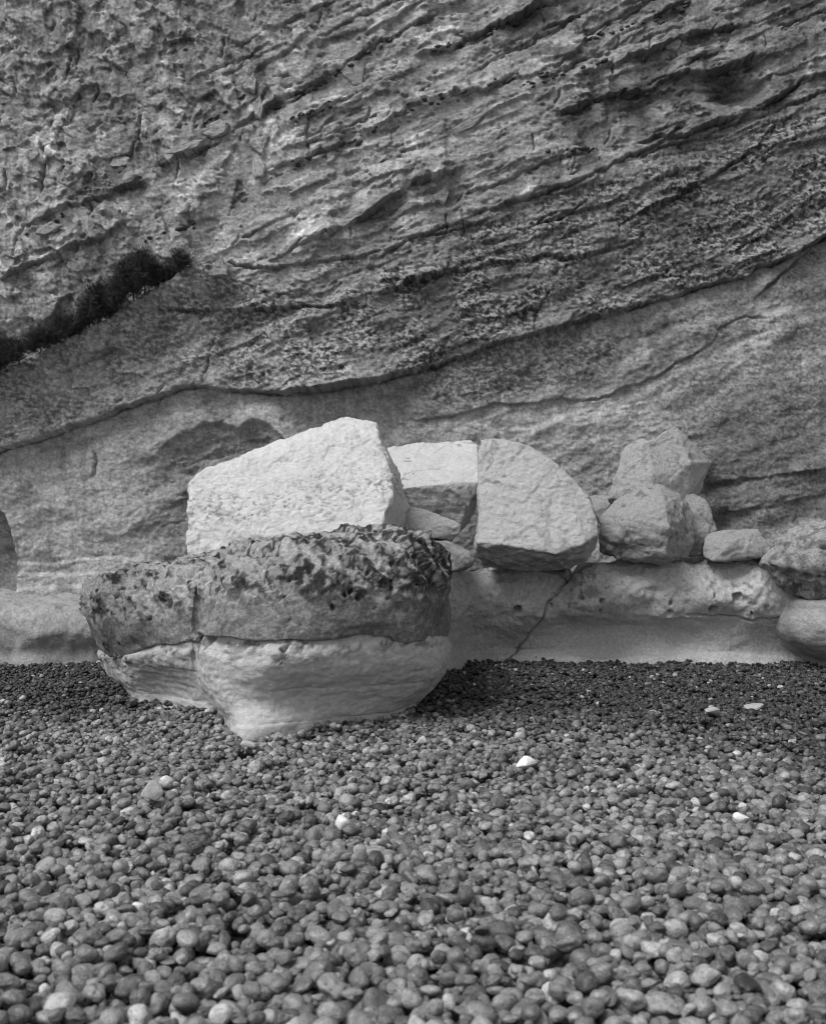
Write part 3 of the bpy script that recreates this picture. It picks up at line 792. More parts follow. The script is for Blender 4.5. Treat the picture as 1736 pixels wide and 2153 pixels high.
def right_field(p, z, U, W_):
    jt = 1302 + 30 * perlin2(U / 150, U * 0 + .4, 501) + 12 * perlin2(U / 42, U * 0 + .4, 514)
    upm = sst(26, -20, W_ - jt)
    d = .08 * fbm3(p, .6, 2, 502) + upm * (.060 * fbm3(p, .24, 3, 503) + .020 * fbm3(p, .07, 3, 504)) + (1 - upm) * .022 * fbm3(p * np.array([1, 1, 1.8], f32), .22, 3, 505) + .004 * fbm3(p, .05, 3, 506)
    d += .030 * sst(-.3, .4, perlin2(U / 120, U * 0 + .7, 515)) * np.exp(-((W_ - jt + 22) / 20) ** 2) + .007 * fbm3(p, .03, 2, 516)                          # lip above the hollow
    hol = np.exp(-(((U - 1290) / 150) ** 2) - ((W_ - 1338) / 34) ** 2)
    d -= .13 * hol
    bandp = np.exp(-((W_ - np.interp(U, [900, 1150, 1300, 1450, 1680], [1275, 1270, 1265, 1270, 1285])) / 28) ** 2)
    d -= .12 * pits(p + .03 * fbm3(p, .08, 2, 517)[..., None], .17, .046, 507, .65) * bandp + .03 * pits(p, .10, .013, 508, .25) * upm
    # diagonal crack
    cu = np.interp(W_, [1185, 1195, 1240, 1275, 1330, 1400], [1210, 1196, 1172, 1150, 1115, 1060]) + 5 * perlin2(W_ / 17, W_ * 0 + .3, 509)
    cw = np.interp(W_, [1180, 1205, 1232, 1260, 1400], [9, 7, 4, 2.0, 1.4])
    d -= np.interp(W_, [1190, 1235], [.16, .07]) * np.exp(-((U - cu) / cw) ** 2) * sst(1150, 1185, W_ + 20)
    d -= .05 * np.exp(-((W_ - 1298 - 4 * perlin2(U / 30, U * 0, 510)) / 2.2) ** 2) * win(U, 1450, 1665, 14)
    d -= .02 * np.exp(-((W_ - 1365 - 4 * perlin2(U / 40, U * 0, 511)) / 2) ** 2) * win(U, 1075, 1230, 20)
    d += .035 * sst(1370, 1384, W_)
    N = fbm3(p, .5, 4, 512); N2 = fbm3(p, .09, 4, 513, .6)
    tone = .58 + .06 * N + .05 * N2
    dk = sst(.05, .3, N2 + .5 * np.exp(-(((U - 1225) / 34) ** 2 + ((W_ - 1225) / 40) ** 2)) + .45 * sst(1212, 1190, W_) * win(U, 970, 1180) + .2 * N - .22) * upm
    tone = tone * (1 - .48 * dk)
    tone = tone - .07 * (1 - upm) * win(U, 930, 1120, 30)  # undercut shade of the lower left wall put into the tone
    return d, tone

gd = lambda py: EYE * F / (py - CY)
RP = []
for px, ytop, yg, off in ((925, 1180, 1412, -.55), (962, 1186, 1404, -.38), (985, 1194, 1398, -.08), (1060, 1196, 1392, .05), (1150, 1197, 1390, .05), (1192, 1189, 1390, .03), (1232, 1186, 1390, -.03), (1330, 1178, 1390, -.02),
                          (1450, 1180, 1389, -.02), (1560, 1176, 1388, .0), (1640, 1172, 1388, .02), (1760, 1175, 1386, .02), (1950, 1175, 1386, .02), (2300, 1175, 1386, .05)):
    D = 10.0 + off; jy = 13 * math.sin(px * .019) + 8 * math.sin(px * .047 + 1)
    zt = EYE - (ytop - CY) / F * (D + .18)
    back = lambda dd, dz=0: (CX + (px - CX) * 1.0, CY + (EYE - (zt + dz)) / dd * F, dd)
    RP.append([back(12.0, -.35), back(11.2, -.30), back(D + .7, -.06), (px, ytop, D + .18), (px, ytop + 28, D + .02), (px, ytop + 66, D - .05), (px, 1286 + jy, D - .02 + .03 * math.sin(px * .03)), (px, 1314 + jy, D + .05), (px, 1344 + jy * .5, D + .12), (px, 1368, D + .15), (px, yg + 2, D + .10), (px, yg + 70, D)])
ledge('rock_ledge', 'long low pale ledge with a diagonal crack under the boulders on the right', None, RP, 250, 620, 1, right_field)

def left_field(p, z, U, W_):
    d = .05 * fbm3(p, .5, 2, 522) + .03 * fbm3(p, .18, 3, 523) + .008 * fbm3(p, .06, 3, 524)
    up_ = sst(1345, 1320, W_)
    d -= .05 * pits(p, .15, .03, 525, .5) * np.exp(-((W_ - 1330) / 24) ** 2) + .02 * pits(p, .08, .012, 526, .3) * up_
    d -= .01 * sst(1345, 1372, W_)
    N = fbm3(p, .4, 4, 527); N2 = fbm3(p, .08, 4, 528, .6)
    tone = .42 + .05 * N + .03 * N2
    tone *= 1 - .30 * sst(.1, .35, N2 + .1 * N) * up_
    return d, tone
LP = []
for px, ytop, off in ((-700, 1255, .1), (-300, 1258, .05), (-100, 1260, 0), (0, 1264, 0), (90, 1274, -.05), (185, 1272, -.05), (240, 1268, .0), (330, 1262, .1)):
    D = 9.95 + off
    zt = EYE - (ytop - CY) / F * (D + .2)
    back = lambda dd: (px, CY + (EYE - zt) / dd * F, dd)
    LP.append([back(12.0), back(11.2), back(D + .6), (px, ytop, D + .2), (px, ytop + 22, D + .04), (px, ytop + 50, D - .02), (px, 1345, D), (px, 1372, D + .03), (px, 1400, D + .02), (px, 1470, D)])
ledge('rock_ledge', 'low pitted pale ledge at the cliff foot left of the undercut rock', None, LP, 150, 330, 2, left_field)

# ------------------------------------------------------------------ mushroom-shaped rock at the right edge
def ring_rock(name, cx, cy, rings, nv, nu, field, mat, root_, label):
    """rings: (z, rx, ry) around (cx, cy), bottom to top"""
    a = np.linspace(0, 2 * math.pi, 41)
    ctrl = np.array([[(cx + ox + rx * (1 + .07 * math.sin(3 * t + z * 3) + .05 * math.sin(5 * t + 2)) * math.cos(t), cy + ry * (1 + .06 * math.sin(2 * t + 1 + z)) * math.sin(t), z) for t in a] for z, rx, ry, ox in rings])
    P = cr2(ctrl, nv, nu)
    n = grid_normals(P, P - np.array([cx, cy, np.mean([r[0] for r in rings])]))
    d, tone = field(P.astype(f32))
    d[:, -1] = d[:, 0]; tone[:, -1] = tone[:, 0]
    P2 = P + n * d[..., None]
    me = grid_mesh(name, rooted(P2, root_), tone, flip=True)
    o = link(name, me, mat, root_); o['label'] = label
    return o
RC = V(1850, 1300, 9.9)
rr = empty('undercut_rock', (float(RC[0]), 9.9, 0)); tag(rr, 'pitted mushroom-shaped rock with narrow smooth foot, cut by the right edge', 'rock', 'undercut sea rocks')
def low_f(p):
    sq = p * np.array([1, 1, 2.0], f32)
    d = .03 * fbm3(p, .5, 2, 601) + .012 * fbm3(sq, .2, 3, 602) + .004 * fbm3(sq, .06, 3, 603)
    return d, .41 + .05 * fbm3(p, .4, 4, 604) + .03 * fbm3(p, .08, 3, 605)
def up_f(p):
    upm = sst(.72, .85, p[..., 2])
    d = .06 * fbm3(p, .4, 3, 611) + .035 * fbm3(p, .13, 3, 612) + .014 * fbm3(p, .045, 3, 613) - .06 * pits(p, .15, .04, 614, .4) - .03 * pits(p, .08, .018, 615, .4)
    N2 = fbm3(p, .10, 4, 616, .62)
    tone = .43 + .05 * fbm3(p, .4, 3, 617)
    return d, tone * (1 - .5 * sst(.0, .26, N2 - .04 + .12 * upm))
ring_rock('lower_bed', RC[0], 9.95, [(-.3, .56, .5, 0), (0.0, .60, .55, .0), (.10, .74, .66, 0), (.22, .90, .76, 0), (.36, .94, .80, 0), (.48, .90, .76, 0), (.56, .84, .70, 0), (.575, .5, .4, 0)], 120, 330, low_f, M_SMOOTH, rr, 'smooth pale narrowing foot of the rock')
ring_rock('upper_bed', RC[0], 9.95, [(.585, .5, .4, 0), (.60, .80, .68, 0), (.68, .90, .78, -.02), (.80, 1.02, .86, -.03), (.88, 1.07, .86, -.03), (.98, .98, .80, 0), (1.08, .88, .70, 0), (1.16, .70, .5, .02), (1.19, .35, .25, .05), (1.2, .02, .02, .05)], 140, 360, up_f, M_PLINTH, rr, 'rough pitted overhanging upper bed of the rock')

# ------------------------------------------------------------------ fallen boulders
def field(seed, base, a1=.03, a2=.016, a3=.007, dark=.0, pit=.0, var=.05, beds=None, strat=(0, 0, 1), darkfn=None):
    def f(p, no):
        p = p + seed * 3.7
        st = np.array(strat, f32)
        d = a1 * fbm3(p, .45, 3, seed) + a2 * fbm3(p, .13, 3, seed + 1) + a3 * fbm3(p, .04, 3, seed + 2)
        bd = p @ np.array([[.96, 0, .28], [0, 1, 0], [-.28, 0, .96]], f32) * np.array([.35, .6, 1.6], f32)
        d = d + a2 * .9 * fbm3(bd, .12, 3, seed + 20)          # bedding
        # chipped planes
        f1, f2, i = worley3(p, .24, seed + 3); d = d + .016 * (_r(i) - .5)
        N = fbm3(p, .4, 4, seed + 4); N2 = fbm3(p, .08, 4, seed + 5, .62)
        tone = base * (1 + var * 2 * N + var * N2)
        if pit:
            wp = p + .02 * np.stack([fbm3(p, .05, 2, seed + 8), fbm3(p, .05, 2, seed + 9), fbm3(p, .05, 2, seed + 10)], -1)
            q0 = p - seed * 3.7; U_ = CX + q0[:, 0] / q0[:, 1] * F; W_ = CY - (q0[:, 2] - EYE) / q0[:, 1] * F
            area = np.clip(.35 * sst(-.08, .3, fbm3(p, .5, 3, seed + 7)) + 1.1 * np.exp(-((W_ - 1072 + .13 * (U_ - 430) + 25 * fbm3(p, .4, 2, seed + 13)) / 34) ** 2), 0, 1)
            pm = np.maximum(pits(wp, .045, .016, seed + 6, .5), sst(.16, .30, fbm3(wp * np.array([1, 1, 1.7], f32), .05, 3, seed + 12, .6)) * .8) * area
            d = d - .014 * pm
            tone = tone * (1 - pit * pm)
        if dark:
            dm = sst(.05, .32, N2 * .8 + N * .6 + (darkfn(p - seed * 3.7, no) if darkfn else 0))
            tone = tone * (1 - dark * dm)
        return d, tone
    return f

BG = 'fallen boulders on the ledges'
o = hull_rock('fallen_boulder', [[(396, 1195, 8.8), (780, 1178, 8.5), (392, 1053, 8.95), (396, 1018, 9.05), (409, 997, 9.15), (439, 980, 9.25), (519, 950, 9.38), (639, 917, 9.5), (721, 877, 9.65), (746, 878, 9.65), (789, 890, 9.52),
     (826, 1000, 9.1), (823, 1045, 8.88), (806, 1095, 8.65), (786, 1150, 8.5), (809, 936, 9.8), (824, 968, 9.85), (838, 992, 9.85), (856, 1073, 9.75), (842, 1125, 9.6), (835, 1165, 9.6), (420, 1150, 10.0), (800, 1150, 10.0), (465, 1005, 9.9), (735, 905, 10.0)]],
     M_CHALK, field(11, .69, .034, .016, .010, pit=.48, var=.06), .011, 3)
tag(o, 'big white block of fresh chalk leaning on top of the dark undercut rock', 'boulder', BG)
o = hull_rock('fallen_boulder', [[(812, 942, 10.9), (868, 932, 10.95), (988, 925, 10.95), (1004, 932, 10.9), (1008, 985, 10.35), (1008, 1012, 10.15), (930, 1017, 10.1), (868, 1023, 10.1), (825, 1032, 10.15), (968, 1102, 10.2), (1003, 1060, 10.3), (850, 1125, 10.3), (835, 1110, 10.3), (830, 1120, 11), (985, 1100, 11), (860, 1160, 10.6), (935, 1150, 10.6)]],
     M_CHALK, field(21, .64, .02, .012, .006, dark=.5, var=.05, darkfn=lambda p, n: .35 * sst(-.1, -.6, n[:, 1]) * sst(1.56, 1.46, p[:, 2]) - .25), .012, 3)  # front face shaded in the tone by its facing, below the bright top
tag(o, 'white-topped chalk block behind, wedged between the big block and the half-round boulder', 'boulder', BG)
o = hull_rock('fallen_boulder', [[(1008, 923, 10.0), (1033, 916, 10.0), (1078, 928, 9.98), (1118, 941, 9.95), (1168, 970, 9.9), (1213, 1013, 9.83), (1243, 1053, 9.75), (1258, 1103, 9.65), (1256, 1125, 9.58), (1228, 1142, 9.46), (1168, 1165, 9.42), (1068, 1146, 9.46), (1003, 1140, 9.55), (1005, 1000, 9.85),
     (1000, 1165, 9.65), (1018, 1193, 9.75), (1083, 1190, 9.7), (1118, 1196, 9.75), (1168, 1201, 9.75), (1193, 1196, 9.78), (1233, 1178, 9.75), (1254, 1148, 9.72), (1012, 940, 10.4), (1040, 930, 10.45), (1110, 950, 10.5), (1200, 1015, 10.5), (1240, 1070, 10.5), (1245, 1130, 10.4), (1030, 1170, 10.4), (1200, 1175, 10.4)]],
     M_CHALK, field(31, .53, .018, .014, .009, dark=.30, var=.05, darkfn=lambda p, n: .25 * sst(-.1, -.7, n[:, 2]) - .12), .011, 3)  # stains, plus shade of the underside darkened into the tone
tag(o, 'large half-round pale boulder with flat face standing on the right ledge', 'boulder', BG)
o = hull_rock('fallen_boulder', [[(846, 1074, 9.75), (871, 1067, 9.75), (939, 1088, 9.65), (970, 1103, 9.6), (966, 1123, 9.6), (949, 1141, 9.65), (904, 1134, 9.55), (850, 1124, 9.55), (860, 1080, 10.1), (960, 1105, 10.1), (940, 1150, 10.1), (855, 1140, 10.1)]],
     M_BOULD, field(41, .44, .014, .012, .006, var=.05), .010, 3)
tag(o, 'small wedge-shaped pale stone beneath the white-topped block', 'boulder', BG)
o = hull_rock('fallen_boulder', [[(890, 1140, 9.45), (939, 1138, 9.6), (989, 1160, 9.55), (1000, 1178, 9.55), (990, 1191, 9.55), (939, 1205, 9.4), (895, 1200, 9.4), (905, 1140, 9.9), (985, 1165, 9.9), (985, 1195, 9.95), (900, 1190, 9.95)]],
     M_BOULD, field(51, .42, .014, .012, .006, dark=.3, var=.05), .010, 3)
tag(o, 'low pale stone lying beside the dark rock, left of the half-round boulder', 'boulder', BG)
o = hull_rock('fallen_boulder', [[(1276, 1048, 10.45), (1296, 991, 10.5), (1312, 940, 10.6), (1347, 919, 10.7), (1364, 931, 10.5), (1372, 1000, 10.33), (1364, 1060, 10.3), (1330, 1060, 11.2), (1350, 945, 11.2), (1305, 1120, 10.8), (1360, 1120, 10.8)],
     [(1360, 931, 10.5), (1419, 894, 10.7), (1440, 914, 10.7), (1460, 950, 10.7), (1498, 972, 10.8), (1466, 1018, 10.6), (1445, 1050, 10.5), (1366, 1060, 10.3), (1372, 1000, 10.33), (1452, 975, 10.5), (1440, 1040, 11.2), (1420, 920, 11.2), (1375, 960, 11.2), (1366, 1120, 10.8), (1435, 1120, 10.8)]],
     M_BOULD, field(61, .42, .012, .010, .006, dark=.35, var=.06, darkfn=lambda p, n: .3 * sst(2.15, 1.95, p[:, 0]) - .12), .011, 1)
tag(o, 'angular grey shard with pointed crest leaning against the cliff behind the cuboid boulder', 'boulder', BG)
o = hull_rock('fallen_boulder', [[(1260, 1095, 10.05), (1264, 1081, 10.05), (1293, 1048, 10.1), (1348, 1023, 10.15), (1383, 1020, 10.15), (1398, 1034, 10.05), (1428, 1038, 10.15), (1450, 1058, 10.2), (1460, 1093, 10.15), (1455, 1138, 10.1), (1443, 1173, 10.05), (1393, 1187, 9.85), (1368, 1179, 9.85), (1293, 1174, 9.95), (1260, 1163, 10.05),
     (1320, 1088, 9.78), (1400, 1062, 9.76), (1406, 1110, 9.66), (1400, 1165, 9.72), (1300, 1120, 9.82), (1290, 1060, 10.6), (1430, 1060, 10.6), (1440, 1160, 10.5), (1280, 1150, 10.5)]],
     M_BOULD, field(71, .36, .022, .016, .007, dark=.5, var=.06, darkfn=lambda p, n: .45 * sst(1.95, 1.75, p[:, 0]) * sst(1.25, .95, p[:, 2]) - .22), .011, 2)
tag(o, 'squarish grey boulder with a sharp vertical edge, right of the half-round boulder', 'boulder', BG)
o = hull_rock('fallen_boulder', [[(1436, 1040, 10.5), (1458, 1036, 10.5), (1483, 1053, 10.45), (1495, 1088, 10.4), (1508, 1113, 10.4), (1480, 1128, 10.3), (1475, 1170, 10.3), (1448, 1170, 10.3), (1440, 1100, 10.3), (1440, 1050, 10.9), (1490, 1100, 10.9), (1470, 1160, 10.8)]],
     M_BOULD, field(81, .35, .014, .012, .006, var=.05), .011, 3)
tag(o, 'narrow upright slab tucked behind the squarish grey boulder', 'boulder', BG)
o = hull_rock('fallen_boulder', [[(1236, 1044, 10.7), (1268, 1041, 10.7), (1294, 1043, 10.7), (1282, 1062, 10.6), (1264, 1100, 10.6), (1248, 1075, 10.6), (1250, 1050, 11), (1280, 1050, 11), (1262, 1104, 10.9), (1260, 1102, 10.7)]],
     M_BOULD, field(91, .36, .012, .012, .006, var=.05), .011, 3)
tag(o, 'small grey stone showing in the gap between half-round and squarish boulders', 'boulder', BG)
o = hull_rock('fallen_boulder', [[(1478, 1133, 10.1), (1488, 1121, 10.15), (1533, 1113, 10.2), (1578, 1111, 10.2), (1593, 1113, 10.2), (1618, 1148, 10.1), (1621, 1160, 10.05), (1603, 1171, 10.0), (1558, 1173, 9.95), (1498, 1181, 9.95), (1478, 1171, 10.05), (1540, 1140, 9.92), (1490, 1130, 10.5), (1585, 1122, 10.55), (1610, 1160, 10.5), (1490, 1170, 10.5)]],
     M_BOULD, field(95, .37, .014, .012, .006, var=.05), .010, 3)
tag(o, 'small blocky pale stone alone on the right end of the ledge', 'boulder', BG)

# ------------------------------------------------------------------ dark shrubs on the sloping shelf
def shrub(px0, px1, lift, n, seed, label):
    r = np.random.default_rng(seed)
    xs = np.array([-100, 0, 90, 190, 250, 330, 400]); ys = np.array([850, 800, 748, 694, 664, 612, 566])
    mid_ = (px0 + px1) / 2
    base = cliff_point(mid_, float(np.interp(mid_, xs, ys)) + 6, .0)
    root_ = empty('shrub', base)
    tag(root_, label, 'shrub', 'dark shrubs on the cliff shelf')
    vs, fs = [], []
    hw = (px1 - px0) / 2
    for k in range(n):
        a = r.uniform(-1, 1)
        px = mid_ + hw * a * .92
        yb = float(np.interp(px, xs, ys)) + 8
        hgt = lift * math.sqrt(max(.05, 1 - a * a * .85)) * r.uniform(.1, 1.0)
        s_ = 11.6 / F
        out = .06 + .22 * r.random() * math.sqrt(max(0, 1 - (hgt / lift) ** 2)) + .05
        c = cliff_point(px, yb - 8, 0)
        p = np.array([c.x, c.y - out, c.z + hgt * s_ - .05 * r.random()])
        ln = r.uniform(.05, .12) * (1.5 if r.random() < .08 else 1)
        dr = np.array([a * .5 + r.normal(0, .7), r.normal(-.35, .6), r.normal(.55, .55)]); dr /= np.linalg.norm(dr)
        wv = np.cross(dr, r.normal(size=3)); wv /= np.linalg.norm(wv)
        wd = r.uniform(.0016, .0036)
        bend = r.normal(0, .7, 3)
        b0 = len(vs)
        q = p.copy(); dd = dr.copy()
        for j in range(4):
            k_ = wd * (1 - j / 4.2)
            vs.append(q + wv * k_); vs.append(q - wv * k_)
            q = q + dd * ln / 3; dd = dd + bend * .35; dd /= np.linalg.norm(dd)
        for j in range(3): fs.append((b0 + 2 * j, b0 + 2 * j + 1, b0 + 2 * j + 3, b0 + 2 * j + 2))
        for m_ in range(2):            # side sprigs
            j = r.integers(1, 4); q0 = (vs[b0 + 2 * j] + vs[b0 + 2 * j + 1]) / 2
            d2 = dr + r.normal(0, .8, 3); d2 /= np.linalg.norm(d2); l2_ = ln * r.uniform(.25, .5)
            b1 = len(vs)
            vs += [q0 + wv * wd, q0 - wv * wd, q0 + d2 * l2_]
            fs.append((b1, b1 + 1, b1 + 2))
    me = bpy.data.meshes.new('foliage'); me.from_pydata([tuple(v - np.array(base)) for v in vs], [], fs); me.update()
    link('foliage', me, M_SHRUB, root_)
    # woody stems
    for k in range(5):
        px = mid_ + hw * (-.7 + .35 * k) + r.normal(0, 3); yb = float(np.interp(px, xs, ys)) + 6
        p = np.array(cliff_point(px, yb, .0)); e = p + np.array([r.normal(0, .06), -r.uniform(.05, .14), lift * .6 * 11.6 / F])
        bm = bmesh.new(); ring = []
        for j in range(5):
            q = p + (e - p) * j / 4 + np.array([r.normal(0, .008), 0, 0]); rad = .009 * (1 - j / 6)
            ring.append([bm.verts.new(tuple(q - np.array(base) + np.array([rad * math.cos(t), rad * math.sin(t), 0]))) for t in (0, 1.57, 3.14, 4.71)])
        for j in range(4):
            for t in range(4): bm.faces.new((ring[j][t], ring[j][(t + 1) % 4], ring[j + 1][(t + 1) % 4], ring[j + 1][t]))
        bm.faces.new(ring[4]); bm.faces.new(ring[0][::-1])
        me = bpy.data.meshes.new('stem'); bm.to_mesh(me); bm.free()
        link('stem', me, M_TWIG, root_)
shrub(-60, 76, 56, 5600, 1, 'dark wiry shrub at the left edge, lowest on the sloping cliff shelf')
shrub(86, 184, 40, 3800, 2, 'low dark shrub on the cliff shelf, second up from the left edge')
shrub(189, 244, 70, 3400, 3, 'narrow dark shrub on the cliff shelf just left of the topmost shrub')
shrub(253, 344, 84, 5600, 4, 'largest and bushiest dark shrub high on the sloping cliff shelf')
shrub(342, 404, 30, 2000, 5, 'thin dark spray of shrub at the upper right end of the shelf')

# ------------------------------------------------------------------ shingle
def shingle():
    r = np.random.default_rng(7)
    res = .008
    X0, X1, Y0, Y1 = -5.0, 5.0, 2.25, 10.25
    nx, ny = int((X1 - X0) / res), int((Y1 - Y0) / res)
    gx = X0 + (np.arange(nx) + .5) * res; gy = Y0 + (np.arange(ny) + .5) * res
    H = np.empty((ny, nx), f32)
    gxx, gyy = np.meshgrid(gx, gy)
    H[:] = ground_z(gxx, gyy) - .065
    base = H.copy()
    # not inside the undercut rock
    foot = PC[:, 0, :2]
    poly = np.concatenate([foot, [[foot[-1, 0], 10.4], [foot[0, 0], 10.4]]])
    cen = poly.mean(0); poly = cen + (poly - cen) * .985
    inside = np.zeros(H.shape, bool)
    for i in range(len(poly)):
        (xa, ya), (xb, yb) = poly[i], poly[(i + 1) % len(poly)]
        c = ((ya > gyy) != (yb > gyy)) & (gxx < (xb - xa) * (gyy - ya) / (yb - ya + 1e-12) + xa)
        inside ^= c
    def size(y): return np.interp(y, [2.3, 3.2, 4.5, 6, 8, 10.3], [.0272, .0266, .0242, .0208, .0172, .0150])
    # candidate pool in order
    n_tot = 0
    ys_s = np.linspace(Y0, Y1, 400)
    hwid = lambda y: np.minimum(4.9, .36 * y + 1.1)
    dens = 2 * hwid(ys_s) / (3.1416 * size(ys_s) ** 2 * .62) * 1.22
    N = int(np.trapezoid(dens, ys_s)) if hasattr(np, 'trapezoid') else int(np.trapz(dens, ys_s))
    cdf = np.cumsum(dens); cdf /= cdf[-1]
    K = 4
    yy = np.interp(r.random((N, K)), cdf, ys_s)
    yy = yy[:, :1] + r.normal(0, .08, (N, K)); yy = np.clip(yy, Y0 + .08, Y1 - .06)
    xx = (r.random((N, 1)) * 2 - 1) * hwid(yy[:, :1]) + r.normal(0, .08, (N, K)); xx = np.clip(xx, X0 + .12, X1 - .12)
    fac = np.clip(np.exp(r.normal(-.02, .27, N)), .5, 1.7)
    late = np.arange(N) > .8 * N
    fac[late] *= .9
    A = size(yy[:, 0]) * fac
    ra = np.where(r.random(N) < .2, r.uniform(.45, .7, N), r.uniform(.66, 1.0, N)); rc = np.where(r.random(N) < .15, r.uniform(.34, .5, N), r.uniform(.56, .9, N)); rc = np.minimum(rc, ra * 1.05)
    yaw = r.uniform(0, math.pi, N); tx = r.normal(0, .28, N); ty = r.normal(0, .28, N)
    out = []
    ix = ((xx - X0) / res).astype(int); iy = ((yy - Y0) / res).astype(int)
    for k in range(N):
        hv = H[iy[k], ix[k]] - base[iy[k], ix[k]] + 10.0 * inside[iy[k], ix[k]]
        j = int(np.argmin(hv))
        if hv[j] > 1.0: continue
        a = A[k]; b = a * ra[k]; c = a * rc[k]
        cxp, cyp = xx[k, j], yy[k, j]
        m = int(a / res) + 1
        i0, i1, j0, j1 = iy[k, j] - m, iy[k, j] + m + 1, ix[k, j] - m, ix[k, j] + m + 1
        if i0 < 0 or j0 < 0 or i1 > ny or j1 > nx: continue
        dx = gx[j0:j1] - cxp; dy = (gy[i0:i1] - cyp)[:, None]
        ca, sa = math.cos(yaw[k]), math.sin(yaw[k])
        q = 1 - ((dx * ca + dy * sa) / a) ** 2 - ((dy * ca - dx * sa) / b) ** 2
        msk = q > 0
        if not msk.any(): continue
        sh = c * np.sqrt(np.maximum(q, 0))
        Hs = H[i0:i1, j0:j1]
        need = (Hs + sh)[msk]
        zc = .62 * float(need.max()) + .38 * float(need.mean()) - .10 * c
        b0 = float(base[iy[k, j], ix[k, j]])
        if zc - b0 > .07 + c: continue
        Hs[msk] = np.maximum(Hs[msk], (zc + sh)[msk])
        out.append((cxp, cyp, zc, a, b, c, yaw[k], tx[k], ty[k]))
    return np.array(out, f32), H, (X0, Y0, res)
PB, HM, (hx0, hy0, hres) = shingle()
print('pebbles', len(PB))
r_ = np.random.default_rng(12)
px_ = CX + PB[:, 0] / PB[:, 1] * F
py_ = CY - (PB[:, 2] - EYE) / PB[:, 1] * F
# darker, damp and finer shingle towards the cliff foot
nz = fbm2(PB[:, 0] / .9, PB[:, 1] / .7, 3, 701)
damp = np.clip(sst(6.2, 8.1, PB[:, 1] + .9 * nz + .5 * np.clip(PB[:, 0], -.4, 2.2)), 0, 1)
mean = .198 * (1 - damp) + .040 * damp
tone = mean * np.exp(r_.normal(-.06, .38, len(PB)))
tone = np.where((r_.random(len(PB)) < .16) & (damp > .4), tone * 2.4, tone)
wh = r_.random(len(PB)) < .02
tone = np.where(wh, r_.uniform(.30, .46, len(PB)), tone)
dk_ = r_.random(len(PB)) < .07
tone = np.where(dk_, tone * .45, tone)
tone = np.clip(tone, .02, .6)

def pebble_mesh(seed):
    rr_ = random.Random(seed)
    bm = bmesh.new(); bmesh.ops.create_icosphere(bm, subdivisions=4, radius=1)
    co = np.array([v.co[:] for v in bm.verts], f32)
    k = seed % 4
    amp = (.18, .30, .46, .26)[k]
    d = 1 + amp * fbm3(co + seed * 5.1, 1.3, 2, seed) + .03 * fbm3(co + seed, .5, 2, seed + 9)
    if k == 2:                      # knobbly flints with hollows
        for q in range(3):
            c = np.array([rr_.gauss(0, 1) for _ in range(3)]); c /= np.linalg.norm(c)
            ang = np.arccos(np.clip(co @ c, -1, 1)); d -= rr_.uniform(.15, .38) * np.exp(-(ang / rr_.uniform(.16, .36)) ** 2)
    if k == 3:                      # broken faces
        for q in range(3):
            c = np.array([rr_.gauss(0, 1) for _ in range(3)]); c /= np.linalg.norm(c)
            cut = rr_.uniform(.62, .85); pr = (co * d[:, None]) @ c
            d = np.where(pr > cut, d * (cut + (pr - cut) * .18) / pr, d)
    for v, q in zip(bm.verts, d): v.co *= float(q)
    for f in bm.faces: f.smooth = True
    me = bpy.data.meshes.new('pebble'); bm.to_mesh(me); bm.free()
    me.materials.append(M_PEBBLE)
    return me
NV = 28
pmesh = [pebble_mesh(900 + i) for i in range(NV)]
var = r_.integers(0, NV, len(PB))

# the 300 that show largest are objects of their own
ihx = ((PB[:, 0] - hx0) / hres).astype(int); ihy = ((PB[:, 1] - hy0) / hres).astype(int)
seen = (PB[:, 2] + PB[:, 5] > HM[ihy, ihx] - .012) & (px_ > 5) & (px_ < 1731) & (py_ < 2125)
score = np.where(seen, PB[:, 3] * PB[:, 4] / PB[:, 1] ** 2, -1)
big = np.argsort(-score)[:300]
isbig = np.zeros(len(PB), bool); isbig[big] = True
first = {}
def words(i):
    t = tone[i]; k = (900 + var[i]) % 4
    a = 'pale' if t > .26 else ('dark' if t < .15 else 'mid-grey')
    s_ = ('smooth rounded', 'lumpy rounded', 'knobbly hollowed', 'blunt-faced')[k]
    place = ('far left', 'left', 'left of centre', 'right of centre', 'right', 'far right')[min(5, max(0, int(px_[i] / 289.4)))]
    rowp = 'at bottom edge' if py_[i] > 2050 else ('near bottom edge' if py_[i] > 1950 else 'up the near shingle')
    sz = 'big' if PB[i, 3] > .036 else 'small'
    return '%s %s %s pebble, %s, %s' % (sz, a, s_, place, rowp)
lab = {int(i): words(i) for i in big}
ORD = ('leftmost', 'second', 'third', 'fourth', 'fifth', 'sixth', 'seventh', 'eighth', 'ninth', 'tenth')
for t_ in set(lab.values()):
    same = sorted([i for i in lab if lab[i] == t_], key=lambda i: px_[i])
    if 1 < len(same) <= 10:
        for k, i in enumerate(same): lab[i] = t_ + (', leftmost of those alike' if k == 0 else ', %s alike from left' % ORD[k])
for i in big:
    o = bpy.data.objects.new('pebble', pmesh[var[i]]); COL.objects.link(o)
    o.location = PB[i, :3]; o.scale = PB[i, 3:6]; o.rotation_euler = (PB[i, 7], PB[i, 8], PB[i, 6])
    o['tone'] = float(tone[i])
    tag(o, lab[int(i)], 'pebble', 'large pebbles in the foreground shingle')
    first.setdefault(int(var[i]), o)
for k in range(NV):
    if k not in first:
        i = int(big[k]); first[k] = None

